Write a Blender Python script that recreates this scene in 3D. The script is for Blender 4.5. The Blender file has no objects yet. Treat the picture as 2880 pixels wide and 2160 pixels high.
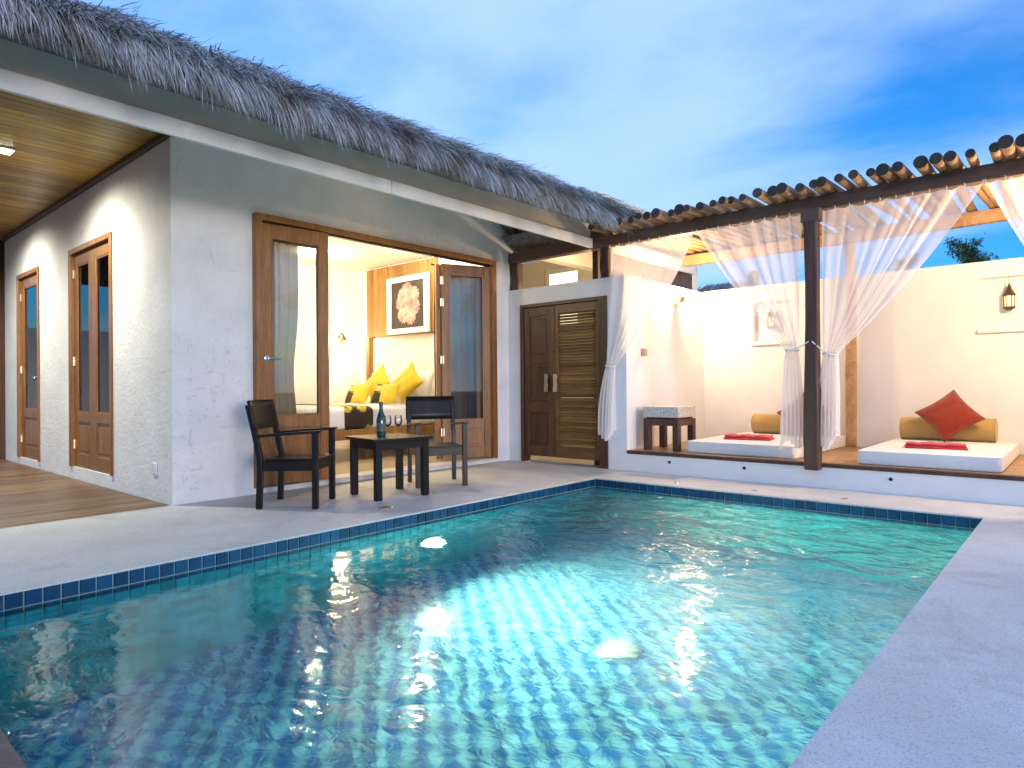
import bpy, bmesh, math, random
import numpy as np
from mathutils import Matrix, Vector

random.seed(7)
rng = np.random.default_rng(11)
scene = bpy.context.scene
col = scene.collection
R = math.radians

# ------------------------------------------------------------------ camera
yaw, pit, rol = R(41.3406), R(0.24093), R(-0.48331)
Fv = Vector((-math.sin(yaw) * math.cos(pit), math.cos(yaw) * math.cos(pit), math.sin(pit)))
R0 = Vector((math.cos(yaw), math.sin(yaw), 0))
U0 = R0.cross(Fv)
Rv = R0 * math.cos(rol) + U0 * math.sin(rol)
Uv = -R0 * math.sin(rol) + U0 * math.cos(rol)
cam_d = bpy.data.cameras.new('camera')
cam_d.sensor_width = 36.0
cam_d.lens = 36.0 * 1847.3 / 2880.0
cam_d.clip_start = 0.05
cam_d.clip_end = 500.0
cam = bpy.data.objects.new('camera', cam_d)
col.objects.link(cam)
M = Matrix.Identity(4)
for i in range(3):
    M[i][0], M[i][1], M[i][2] = Rv[i], Uv[i], -Fv[i]
M[2][3] = 1.0
cam.matrix_world = M
scene.camera = cam

# ------------------------------------------------------------------ sky
SUN_EL, SUN_ROT = R(2.5), R(107.0)
world = bpy.data.worlds.new('World')
scene.world = world
world.use_nodes = True
wn, wl = world.node_tree.nodes, world.node_tree.links
wn.clear()


def nd(tree, typ, **kw):
    n = tree.nodes.new(typ)
    for k, v in kw.items():
        if k.startswith('i_'):
            key = k[2:]
            key = int(key) if key.isdigit() else key.replace('_', ' ')
            n.inputs[key].default_value = v
        else:
            setattr(n, k, v)
    return n


def ramp(tree, pts):
    n = tree.nodes.new('ShaderNodeValToRGB')
    e = n.color_ramp.elements
    while len(e) < len(pts):
        e.new(0.5)
    for i, (p, c) in enumerate(pts):
        e[i].position = p
        e[i].color = c if len(c) == 4 else (*c, 1)
    return n


wt = world.node_tree
out = nd(wt, 'ShaderNodeOutputWorld')
bg = nd(wt, 'ShaderNodeBackground', i_Strength=0.15)
sky = nd(wt, 'ShaderNodeTexSky', sky_type='NISHITA')
sky.sun_disc = False
sky.sun_elevation = SUN_EL
sky.sun_rotation = SUN_ROT
sky.air_density = 1.0
sky.dust_density = 0.3
sky.ozone_density = 5.5
tc = nd(wt, 'ShaderNodeTexCoord')
sep = nd(wt, 'ShaderNodeSeparateXYZ')
wl.new(tc.outputs['Generated'], sep.inputs[0])
za = nd(wt, 'ShaderNodeMath', operation='MAXIMUM'); za.inputs[1].default_value = 0.0
wl.new(sep.outputs['Z'], za.inputs[0])
zb = nd(wt, 'ShaderNodeMath', operation='ADD'); zb.inputs[1].default_value = 0.22
wl.new(za.outputs[0], zb.inputs[0])
dx = nd(wt, 'ShaderNodeMath', operation='DIVIDE')
dy = nd(wt, 'ShaderNodeMath', operation='DIVIDE')
wl.new(sep.outputs['X'], dx.inputs[0]); wl.new(zb.outputs[0], dx.inputs[1])
wl.new(sep.outputs['Y'], dy.inputs[0]); wl.new(zb.outputs[0], dy.inputs[1])
cmb = nd(wt, 'ShaderNodeCombineXYZ')
wl.new(dx.outputs[0], cmb.inputs['X']); wl.new(dy.outputs[0], cmb.inputs['Y'])
mp = nd(wt, 'ShaderNodeMapping')
mp.inputs['Location'].default_value = (5.2, 0.7, 0.0)
mp.inputs['Rotation'].default_value = (0, 0, R(60))
mp.inputs['Scale'].default_value = (0.40, 0.55, 1.0)
wl.new(cmb.outputs[0], mp.inputs[0])
n1 = nd(wt, 'ShaderNodeTexNoise', i_Scale=1.0, i_Detail=9.0, i_Roughness=0.54, i_Distortion=0.3)
wl.new(mp.outputs[0], n1.inputs['Vector'])
cr = ramp(wt, [(0.40, (0, 0, 0)), (0.56, (0.85, 0.85, 0.85)), (0.70, (1, 1, 1))])
cr.color_ramp.interpolation = 'EASE'
wl.new(n1.outputs['Fac'], cr.inputs[0])
tint = nd(wt, 'ShaderNodeMix', data_type='RGBA', blend_type='MULTIPLY')
tint.inputs[0].default_value = 1.0
tint.inputs[7].default_value = (2.9, 3.5, 3.4, 1)
wl.new(sky.outputs[0], tint.inputs[6])
mixc = nd(wt, 'ShaderNodeMix', data_type='RGBA')
mixc.inputs[7].default_value = (2.1, 3.1, 5.1, 1)
wl.new(cr.outputs[0], mixc.inputs[0])
wl.new(tint.outputs[2], mixc.inputs[6])
wl.new(mixc.outputs[2], bg.inputs[0])
wl.new(bg.outputs[0], out.inputs[0])

# low, already soft sun to the right of the picture (dusk)
sd = bpy.data.lights.new('sun', 'SUN')
sd.energy = 0.75
sd.angle = R(12)
sd.color = (1.0, 0.88, 0.90)
sun = bpy.data.objects.new('sun', sd)
col.objects.link(sun)
az = SUN_ROT
to_sun = Vector((math.sin(az) * math.cos(SUN_EL), math.cos(az) * math.cos(SUN_EL), math.sin(SUN_EL)))
sun.rotation_euler = to_sun.to_track_quat('Z', 'Y').to_euler()

vs = scene.view_settings
vs.view_transform = 'Standard'
vs.look = 'None'
vs.exposure = 0.85
vs.gamma = 1.0
vs.use_curve_mapping = False
scene.render.engine = 'CYCLES'
cy = scene.cycles
cy.use_denoising = True
cy.denoiser = 'OPENIMAGEDENOISE'
cy.max_bounces = 10
cy.diffuse_bounces = 4
cy.glossy_bounces = 4
cy.transmission_bounces = 6
cy.transparent_max_bounces = 24
cy.sample_clamp_indirect = 4.0
cy.blur_glossy = 0.8


# ------------------------------------------------------------------ materials
MATS = {}


def newmat(name):
    m = bpy.data.materials.new(name)
    m.use_nodes = True
    t = m.node_tree
    p = t.nodes['Principled BSDF']
    return m, t, p, t.links


def coords(t, scale=(1, 1, 1), rot=(0, 0, 0), rnd=False):
    c = nd(t, 'ShaderNodeTexCoord')
    m = nd(t, 'ShaderNodeMapping')
    m.inputs['Scale'].default_value = scale
    m.inputs['Rotation'].default_value = rot
    t.links.new(c.outputs['Object'], m.inputs[0])
    if rnd:
        oi = nd(t, 'ShaderNodeObjectInfo')
        v = nd(t, 'ShaderNodeVectorMath', operation='MULTIPLY')
        v.inputs[1].default_value = (31.0, 17.0, 23.0)
        t.links.new(oi.outputs['Random'], v.inputs[0])
        t.links.new(v.outputs[0], m.inputs['Location'])
    return m


def noisy(name, c1, c2, scale=4.0, rough=0.7, bump=0.0, bscale=40.0, stretch=(1, 1, 1), spec=0.5, detail=5.0, lo=0.3, hi=0.7, bdist=0.01):
    m, t, p, l = newmat(name)
    mp_ = coords(t, stretch)
    n = nd(t, 'ShaderNodeTexNoise', i_Scale=scale, i_Detail=detail, i_Roughness=0.6)
    l.new(mp_.outputs[0], n.inputs['Vector'])
    r = ramp(t, [(lo, c1), (hi, c2)])
    l.new(n.outputs['Fac'], r.inputs[0])
    l.new(r.outputs[0], p.inputs['Base Color'])
    p.inputs['Roughness'].default_value = rough
    p.inputs['Specular IOR Level'].default_value = spec
    if bump:
        b = nd(t, 'ShaderNodeBump', i_Strength=bump, i_Distance=bdist)
        n2 = nd(t, 'ShaderNodeTexNoise', i_Scale=bscale, i_Detail=4.0)
        l.new(mp_.outputs[0], n2.inputs['Vector'])
        l.new(n2.outputs['Fac'], b.inputs['Height'])
        l.new(b.outputs[0], p.inputs['Normal'])
    MATS[name] = m
    return m


def wood(name, c1, c2, axis='z', rough=0.45, scale=9.0, knots=False, var=0.35, bump=0.15):
    m, t, p, l = newmat(name)
    s = {'x': (0.10, 1, 1), 'y': (1, 0.10, 1), 'z': (1, 1, 0.10)}[axis]
    mp_ = coords(t, s, rnd=True)
    n = nd(t, 'ShaderNodeTexNoise', i_Scale=scale, i_Detail=6.0, i_Roughness=0.62, i_Distortion=0.9)
    l.new(mp_.outputs[0], n.inputs['Vector'])
    r = ramp(t, [(0.28, c1), (0.74, c2)])
    l.new(n.outputs['Fac'], r.inputs[0])
    n3 = nd(t, 'ShaderNodeTexNoise', i_Scale=scale * 9, i_Detail=3.0)
    l.new(mp_.outputs[0], n3.inputs['Vector'])
    oi = nd(t, 'ShaderNodeObjectInfo')
    mr = nd(t, 'ShaderNodeMapRange')
    mr.inputs['To Min'].default_value = 1 - var
    mr.inputs['To Max'].default_value = 1 + var
    l.new(oi.outputs['Random'], mr.inputs[0])
    mr2 = nd(t, 'ShaderNodeMapRange')
    mr2.inputs['From Min'].default_value = 0.3
    mr2.inputs['From Max'].default_value = 0.7
    mr2.inputs['To Min'].default_value = 0.72
    mr2.inputs['To Max'].default_value = 1.12
    l.new(n3.outputs['Fac'], mr2.inputs[0])
    mu = nd(t, 'ShaderNodeMath', operation='MULTIPLY')
    l.new(mr.outputs[0], mu.inputs[0]); l.new(mr2.outputs[0], mu.inputs[1])
    vm = nd(t, 'ShaderNodeVectorMath', operation='SCALE')
    l.new(r.outputs[0], vm.inputs[0]); l.new(mu.outputs[0], vm.inputs['Scale'])
    l.new(vm.outputs[0], p.inputs['Base Color'])
    p.inputs['Roughness'].default_value = rough
    b = nd(t, 'ShaderNodeBump', i_Strength=bump, i_Distance=0.004)
    l.new(n3.outputs['Fac'], b.inputs['Height'])
    l.new(b.outputs[0], p.inputs['Normal'])
    MATS[name] = m
    return m


def plaster(name, base, bump=0.5, streak=True, dark=0.86):
    """hand-floated plaster: long trowel scratches, pits and blotches"""
    m, t, p, l = newmat(name)
    mp_ = coords(t)
    n = nd(t, 'ShaderNodeTexNoise', i_Scale=2.2, i_Detail=6.0, i_Roughness=0.6)
    l.new(mp_.outputs[0], n.inputs['Vector'])
    d = tuple(c * dark for c in base)
    r = ramp(t, [(0.3, d), (0.68, base)])
    l.new(n.outputs['Fac'], r.inputs[0])
    # scratches: two stretched noises, thresholded
    hs = []
    for k, (sc, st) in enumerate([((2.4, 2.4, 13.0), 3.2), ((12.0, 12.0, 3.4), 2.2), ((9.0, 9.0, 9.0), 3.0)]):
        m2 = coords(t, sc, (0.5 + 0.35 * k, 0.3 + 0.2 * k, 0.4))
        q = nd(t, 'ShaderNodeTexNoise', i_Scale=st, i_Detail=3.0, i_Roughness=0.5, i_Distortion=0.6)
        l.new(m2.outputs[0], q.inputs['Vector'])
        a = ramp(t, [(0.64, (0, 0, 0)), (0.74, (1, 1, 1))])
        l.new(q.outputs['Fac'], a.inputs[0])
        hs.append(a.outputs[0])
    mx = nd(t, 'ShaderNodeMath', operation='MAXIMUM')
    l.new(hs[0], mx.inputs[0]); l.new(hs[1], mx.inputs[1])
    mx2 = nd(t, 'ShaderNodeMath', operation='MAXIMUM')
    l.new(mx.outputs[0], mx2.inputs[0]); l.new(hs[2], mx2.inputs[1])
    # patches where the scratching is heavier
    q2 = nd(t, 'ShaderNodeTexNoise', i_Scale=1.3, i_Detail=2.0)
    l.new(mp_.outputs[0], q2.inputs['Vector'])
    a2 = ramp(t, [(0.40, (0.12, 0.12, 0.12)), (0.62, (1, 1, 1))])
    l.new(q2.outputs['Fac'], a2.inputs[0])
    mu = nd(t, 'ShaderNodeMath', operation='MULTIPLY')
    l.new(mx2.outputs[0], mu.inputs[0]); l.new(a2.outputs[0], mu.inputs[1])
    mixd = nd(t, 'ShaderNodeMix', data_type='RGBA', blend_type='MULTIPLY')
    mixd.inputs[7].default_value = (0.80, 0.79, 0.76, 1)
    sc2 = nd(t, 'ShaderNodeMath', operation='MULTIPLY'); sc2.inputs[1].default_value = 0.55 if streak else 0.0
    l.new(mu.outputs[0], sc2.inputs[0])
    l.new(sc2.outputs[0], mixd.inputs[0])
    l.new(r.outputs[0], mixd.inputs[6])
    l.new(mixd.outputs[2], p.inputs['Base Color'])
    inv = nd(t, 'ShaderNodeMath', operation='MULTIPLY_ADD')
    inv.inputs[1].default_value = -1.0 if streak else -0.1
    l.new(mu.outputs[0], inv.inputs[0])
    fine = nd(t, 'ShaderNodeTexNoise', i_Scale=26.0, i_Detail=5.0)
    l.new(mp_.outputs[0], fine.inputs['Vector'])
    l.new(fine.outputs['Fac'], inv.inputs[2])
    b = nd(t, 'ShaderNodeBump', i_Strength=bump, i_Distance=0.012)
    l.new(inv.outputs[0], b.inputs['Height'])
    l.new(b.outputs[0], p.inputs['Normal'])
    p.inputs['Roughness'].default_value = 0.85
    p.inputs['Specular IOR Level'].default_value = 0.2
    MATS[name] = m
    return m


def plain(name, c, rough=0.5, metal=0.0, emit=None, estr=0.0, spec=0.5, sheen=0.0):
    m, t, p, l = newmat(name)
    p.inputs['Base Color'].default_value = (*c, 1)
    p.inputs['Roughness'].default_value = rough
    p.inputs['Metallic'].default_value = metal
    p.inputs['Specular IOR Level'].default_value = spec
    p.inputs['Sheen Weight'].default_value = sheen
    if emit:
        p.inputs['Emission Color'].default_value = (*emit, 1)
        p.inputs['Emission Strength'].default_value = estr
    MATS[name] = m
    return m


def fabric(name, c, weave=260.0, bump=0.25, var=0.12, sheen=0.3):
    m, t, p, l = newmat(name)
    mp_ = coords(t)
    n = nd(t, 'ShaderNodeTexNoise', i_Scale=6.0, i_Detail=5.0)
    l.new(mp_.outputs[0], n.inputs['Vector'])
    r = ramp(t, [(0.3, tuple(v * (1 - var) for v in c)), (0.7, tuple(min(1, v * (1 + var)) for v in c))])
    l.new(n.outputs['Fac'], r.inputs[0])
    l.new(r.outputs[0], p.inputs['Base Color'])
    w = nd(t, 'ShaderNodeTexNoise', i_Scale=weave, i_Detail=2.0)
    l.new(mp_.outputs[0], w.inputs['Vector'])
    w2 = nd(t, 'ShaderNodeTexNoise', i_Scale=14.0, i_Detail=3.0)
    l.new(mp_.outputs[0], w2.inputs['Vector'])
    ad = nd(t, 'ShaderNodeMath', operation='MULTIPLY_ADD'); ad.inputs[1].default_value = 3.0
    l.new(w2.outputs['Fac'], ad.inputs[0]); l.new(w.outputs['Fac'], ad.inputs[2])
    b = nd(t, 'ShaderNodeBump', i_Strength=bump, i_Distance=0.006)
    l.new(ad.outputs[0], b.inputs['Height'])
    l.new(b.outputs[0], p.inputs['Normal'])
    p.inputs['Roughness'].default_value = 0.9
    p.inputs['Specular IOR Level'].default_value = 0.2
    p.inputs['Sheen Weight'].default_value = sheen
    MATS[name] = m
    return m


def pane_glass(name, tintc=(0.93, 0.95, 0.94), ior=1.5):
    m, t, p, l = newmat(name)
    t.nodes.remove(p)
    o = t.nodes['Material Output']
    tr = nd(t, 'ShaderNodeBsdfTransparent'); tr.inputs[0].default_value = (*tintc, 1)
    gl = nd(t, 'ShaderNodeBsdfGlossy'); gl.inputs['Roughness'].default_value = 0.01
    fr = nd(t, 'ShaderNodeFresnel'); fr.inputs[0].default_value = ior
    mu = nd(t, 'ShaderNodeMath', operation='MULTIPLY_ADD'); mu.inputs[1].default_value = 1.1; mu.inputs[2].default_value = 0.01
    mu.use_clamp = True
    l.new(fr.outputs[0], mu.inputs[0])
    mx = nd(t, 'ShaderNodeMixShader')
    l.new(mu.outputs[0], mx.inputs[0]); l.new(tr.outputs[0], mx.inputs[1]); l.new(gl.outputs[0], mx.inputs[2])
    l.new(mx.outputs[0], o.inputs[0])
    MATS[name] = m
    return m


def sheer(name, c, dens):
    """net cloth: part of the light passes straight through the mesh"""
    m, t, p, l = newmat(name)
    t.nodes.remove(p)
    o = t.nodes['Material Output']
    df = nd(t, 'ShaderNodeBsdfDiffuse'); df.inputs[0].default_value = (*c, 1)
    tl = nd(t, 'ShaderNodeBsdfTranslucent'); tl.inputs[0].default_value = (*c, 1)
    m1 = nd(t, 'ShaderNodeMixShader'); m1.inputs[0].default_value = 0.45
    l.new(df.outputs[0], m1.inputs[1]); l.new(tl.outputs[0], m1.inputs[2])
    tr = nd(t, 'ShaderNodeBsdfTransparent')
    lw = nd(t, 'ShaderNodeLayerWeight', i_Blend=0.35)
    mr = nd(t, 'ShaderNodeMapRange')
    mr.inputs['To Min'].default_value = dens
    mr.inputs['To Max'].default_value = min(0.95, dens + 0.26)
    l.new(lw.outputs['Facing'], mr.inputs[0])
    m2 = nd(t, 'ShaderNodeMixShader')
    l.new(mr.outputs[0], m2.inputs[0]); l.new(tr.outputs[0], m2.inputs[1]); l.new(m1.outputs[0], m2.inputs[2])
    l.new(m2.outputs[0], o.inputs[0])
    MATS[name] = m
    return m


def terrazzo(name, base, fleck, dark):
    m, t, p, l = newmat(name)
    mp_ = coords(t)
    v = nd(t, 'ShaderNodeTexVoronoi', i_Scale=260.0)
    l.new(mp_.outputs[0], v.inputs['Vector'])
    hs = nd(t, 'ShaderNodeSeparateColor')
    l.new(v.outputs['Color'], hs.inputs[0])
    r = ramp(t, [(0.0, dark), (0.10, fleck), (0.28, base), (1.0, tuple(min(1, b * 1.06) for b in base))])
    r.color_ramp.interpolation = 'CONSTANT'
    l.new(hs.outputs[0], r.inputs[0])
    n = nd(t, 'ShaderNodeTexNoise', i_Scale=1.4, i_Detail=6.0, i_Roughness=0.65)
    l.new(mp_.outputs[0], n.inputs['Vector'])
    g = ramp(t, [(0.32, (0.84, 0.83, 0.82)), (0.62, (1, 1, 1))])
    l.new(n.outputs['Fac'], g.inputs[0])
    mx = nd(t, 'ShaderNodeMix', data_type='RGBA', blend_type='MULTIPLY'); mx.inputs[0].default_value = 1.0
    l.new(r.outputs[0], mx.inputs[6]); l.new(g.outputs[0], mx.inputs[7])
    n9 = nd(t, 'ShaderNodeTexNoise', i_Scale=0.9, i_Detail=8.0, i_Roughness=0.7, i_Distortion=0.8)
    l.new(mp_.outputs[0], n9.inputs['Vector'])
    g9 = ramp(t, [(0.40, (0.80, 0.80, 0.81)), (0.455, (1, 1, 1))])
    l.new(n9.outputs['Fac'], g9.inputs[0])
    mx9 = nd(t, 'ShaderNodeMix', data_type='RGBA', blend_type='MULTIPLY'); mx9.inputs[0].default_value = 0.7
    l.new(mx.outputs[2], mx9.inputs[6]); l.new(g9.outputs[0], mx9.inputs[7])
    l.new(mx9.outputs[2], p.inputs['Base Color'])
    b = nd(t, 'ShaderNodeBump', i_Strength=0.25, i_Distance=0.002)
    l.new(v.outputs['Distance'], b.inputs['Height'])
    l.new(b.outputs[0], p.inputs['Normal'])
    p.inputs['Roughness'].default_value = 0.62
    p.inputs['Specular IOR Level'].default_value = 0.35
    MATS[name] = m
    return m


plaster('plaster_rough', (0.83, 0.82, 0.81), 0.55)
plaster('plaster_smooth', (0.84, 0.83, 0.82), 0.12, streak=False, dark=0.93)
plaster('plaster_warm', (0.80, 0.78, 0.72), 0.10, streak=False, dark=0.94)
terrazzo('terrazzo', (0.63, 0.635, 0.64), (0.55, 0.555, 0.56), (0.42, 0.42, 0.42))
noisy('patio', (0.52, 0.50, 0.47), (0.64, 0.62, 0.58), 3.0, 0.6, 0.15, 60)
noisy('ground', (0.10, 0.085, 0.06), (0.16, 0.14, 0.10), 1.2, 0.95)
noisy('ledge_stone', (0.10, 0.065, 0.05), (0.22, 0.15, 0.12), 9.0, 0.75, 0.5, 60)
wood('deck_wood', (0.11, 0.055, 0.024), (0.26, 0.15, 0.072), 'y', 0.42, 7, var=0.28)
wood('ceil_wood', (0.22, 0.10, 0.006), (0.58, 0.34, 0.025), 'y', 0.4, 6, var=0.30)
wood('teak', (0.17, 0.065, 0.016), (0.36, 0.16, 0.045), 'z', 0.38, 7, var=0.12)
wood('teak_h', (0.19, 0.075, 0.018), (0.40, 0.185, 0.05), 'y', 0.38, 7, var=0.12)
wood('teak_dark', (0.045, 0.018, 0.009), (0.13, 0.055, 0.025), 'z', 0.42, 7, var=0.15)
wood('louver', (0.06, 0.026, 0.010), (0.17, 0.085, 0.032), 'x', 0.42, 8, var=0.22)
wood('louver_lit', (0.13, 0.065, 0.022), (0.34, 0.20, 0.08), 'x', 0.42, 8, var=0.25)  # lighter copy of louver: light from the court put into the slat colour
wood('beam_wood', (0.07, 0.038, 0.026), (0.19, 0.11, 0.075), 'x', 0.6, 7, var=0.1, bump=0.4)
wood('post_wood', (0.045, 0.018, 0.012), (0.125, 0.054, 0.032), 'z', 0.55, 7, var=0.1, bump=0.4)
wood('log', (0.24, 0.125, 0.06), (0.50, 0.30, 0.155), 'y', 0.62, 9, var=0.3, bump=0.5)
wood('log_end', (0.035, 0.025, 0.02), (0.09, 0.065, 0.05), 'y', 0.8, 20, var=0.3)
wood('platform_wood', (0.28, 0.15, 0.06), (0.52, 0.32, 0.15), 'y', 0.42, 7, var=0.2)
wood('headboard_wood', (0.20, 0.085, 0.018), (0.42, 0.22, 0.06), 'z', 0.45, 6, var=0.22)
wood('chair_wood', (0.008, 0.0055, 0.005), (0.020, 0.013, 0.011), 'z', 0.36, 8, var=0.1, bump=0.08)
MATS['chair_wood'].node_tree.nodes['Principled BSDF'].inputs['Specular IOR Level'].default_value = 0.28
wood('handle_wood', (0.35, 0.24, 0.14), (0.55, 0.42, 0.28), 'z', 0.6, 12)
plain('steel', (0.62, 0.62, 0.62), 0.22, 1.0)
plain('brass', (0.70, 0.62, 0.42), 0.3, 1.0)
plain('black_metal', (0.02, 0.018, 0.015), 0.4, 0.6)
plain('bronze', (0.10, 0.065, 0.03), 0.42, 0.7)
plain('white_paint', (0.80, 0.80, 0.79), 0.45)
noisy('fascia_paint', (0.66, 0.64, 0.62), (0.80, 0.78, 0.76), 2.5, 0.55, 0.06, 30)
noisy('eave_paint', (0.56, 0.48, 0.41), (0.66, 0.58, 0.51), 2.5, 0.6, 0.06, 30)
noisy('soffit_paint', (0.72, 0.62, 0.49), (0.80, 0.71, 0.58), 2.5, 0.6, 0.05, 30)
plain('room_white', (0.86, 0.83, 0.76), 0.7)
plain('drain_grey', (0.40, 0.52, 0.50), 0.5)
plain('plastic_white', (0.78, 0.77, 0.74), 0.35)
noisy('room_floor', (0.50, 0.40, 0.28), (0.60, 0.49, 0.36), 1.5, 0.25)
plain('grout', (0.26, 0.40, 0.45), 0.8)
plain('pillow_back', (0.8, 0.8, 0.78), 0.9)
fabric('linen_white', (0.82, 0.81, 0.79), 240, 0.5, 0.03)
fabric('mattress_white', (0.80, 0.79, 0.78), 300, 0.40, 0.03)
fabric('red_towel', (0.55, 0.035, 0.055), 420, 0.8, 0.25)
fabric('rust_cushion', (0.25, 0.028, 0.010), 500, 0.7, 0.12)
fabric('tan_bolster', (0.44, 0.29, 0.10), 420, 0.3, 0.10)
fabric('yellow_silk', (0.60, 0.43, 0.03), 300, 0.25, 0.08)
fabric('curtain_brown', (0.20, 0.13, 0.09), 300, 0.2, 0.1)
pane_glass('pane_glass')
sheer('net_white', (0.95, 0.93, 0.94), 0.56)
sheer('net_brown', (0.11, 0.075, 0.058), 0.90)
plain('lamp_warm', (1, 0.9, 0.7), 0.4, emit=(1.0, 0.80, 0.48), estr=9.0)
plain('lamp_white', (1, 1, 0.95), 0.4, emit=(1.0, 0.97, 0.86), estr=14.0)
plain('lamp_pool', (1, 1, 0.9), 0.4, emit=(1.0, 0.86, 0.52), estr=18.0)
plain('window_lit', (1, 0.95, 0.8), 0.4, emit=(1.0, 0.86, 0.55), estr=1.3)
plain('candle', (0.85, 0.72, 0.42), 0.5, emit=(1.0, 0.78, 0.35), estr=0.55)
plain('print_black', (0.018, 0.012, 0.010), 0.3)


# runner / patterned pillows: brown cloth with big yellow-green flowers
def flower_cloth():
    m, t, p, l = newmat('flower_cloth')
    mp_ = coords(t, (0.5, 4.4, 4.4))
    mp_.inputs['Location'].default_value = (0.1, 0.2, 0.1)
    v = nd(t, 'ShaderNodeTexVoronoi', i_Scale=1.0, i_Randomness=0.55)
    l.new(mp_.outputs[0], v.inputs['Vector'])
    n = nd(t, 'ShaderNodeTexNoise', i_Scale=9.0, i_Detail=3.0)
    l.new(mp_.outputs[0], n.inputs['Vector'])
    ad = nd(t, 'ShaderNodeMath', operation='MULTIPLY_ADD'); ad.inputs[1].default_value = 0.35
    l.new(n.outputs['Fac'], ad.inputs[0]); l.new(v.outputs['Distance'], ad.inputs[2])
    r = ramp(t, [(0.0, (0.10, 0.06, 0.02)), (0.25, (0.10, 0.06, 0.02)), (0.27, (0.50, 0.44, 0.05)), (0.50, (0.42, 0.40, 0.06)), (0.54, (0.035, 0.022, 0.012))])
    l.new(ad.outputs[0], r.inputs[0])
    l.new(r.outputs[0], p.inputs['Base Color'])
    p.inputs['Roughness'].default_value = 0.85
    MATS['flower_cloth'] = m


flower_cloth()


def tile_mat(name, c, var, rough=0.12):
    m, t, p, l = newmat(name)
    oi = nd(t, 'ShaderNodeObjectInfo')
    mp_ = coords(t, (9, 9, 9))
    n = nd(t, 'ShaderNodeTexWhiteNoise', noise_dimensions='3D')
    sn = nd(t, 'ShaderNodeVectorMath', operation='SNAP'); sn.inputs[1].default_value = (0.9, 0.9, 0.9)
    l.new(mp_.outputs[0], sn.inputs[0])
    ad = nd(t, 'ShaderNodeVectorMath', operation='ADD')
    l.new(sn.outputs[0], ad.inputs[0]); l.new(oi.outputs['Random'], ad.inputs[1])
    l.new(ad.outputs[0], n.inputs['Vector'])
    mr = nd(t, 'ShaderNodeMapRange')
    mr.inputs['To Min'].default_value = 1 - var
    mr.inputs['To Max'].default_value = 1 + var
    l.new(n.outputs['Value'], mr.inputs[0])
    vm = nd(t, 'ShaderNodeVectorMath', operation='SCALE')
    vm.inputs[0].default_value = c
    l.new(mr.outputs[0], vm.inputs['Scale'])
    l.new(vm.outputs[0], p.inputs['Base Color'])
    p.inputs['Roughness'].default_value = rough
    MATS[name] = m


tile_mat('tile_blue', (0.008, 0.055, 0.125), 0.35)
tile_mat('tile_teal', (0.035, 0.34, 0.44), 0.3)
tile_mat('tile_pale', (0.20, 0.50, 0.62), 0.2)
tile_mat('tile_deep', (0.012, 0.11, 0.34), 0.35)


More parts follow.
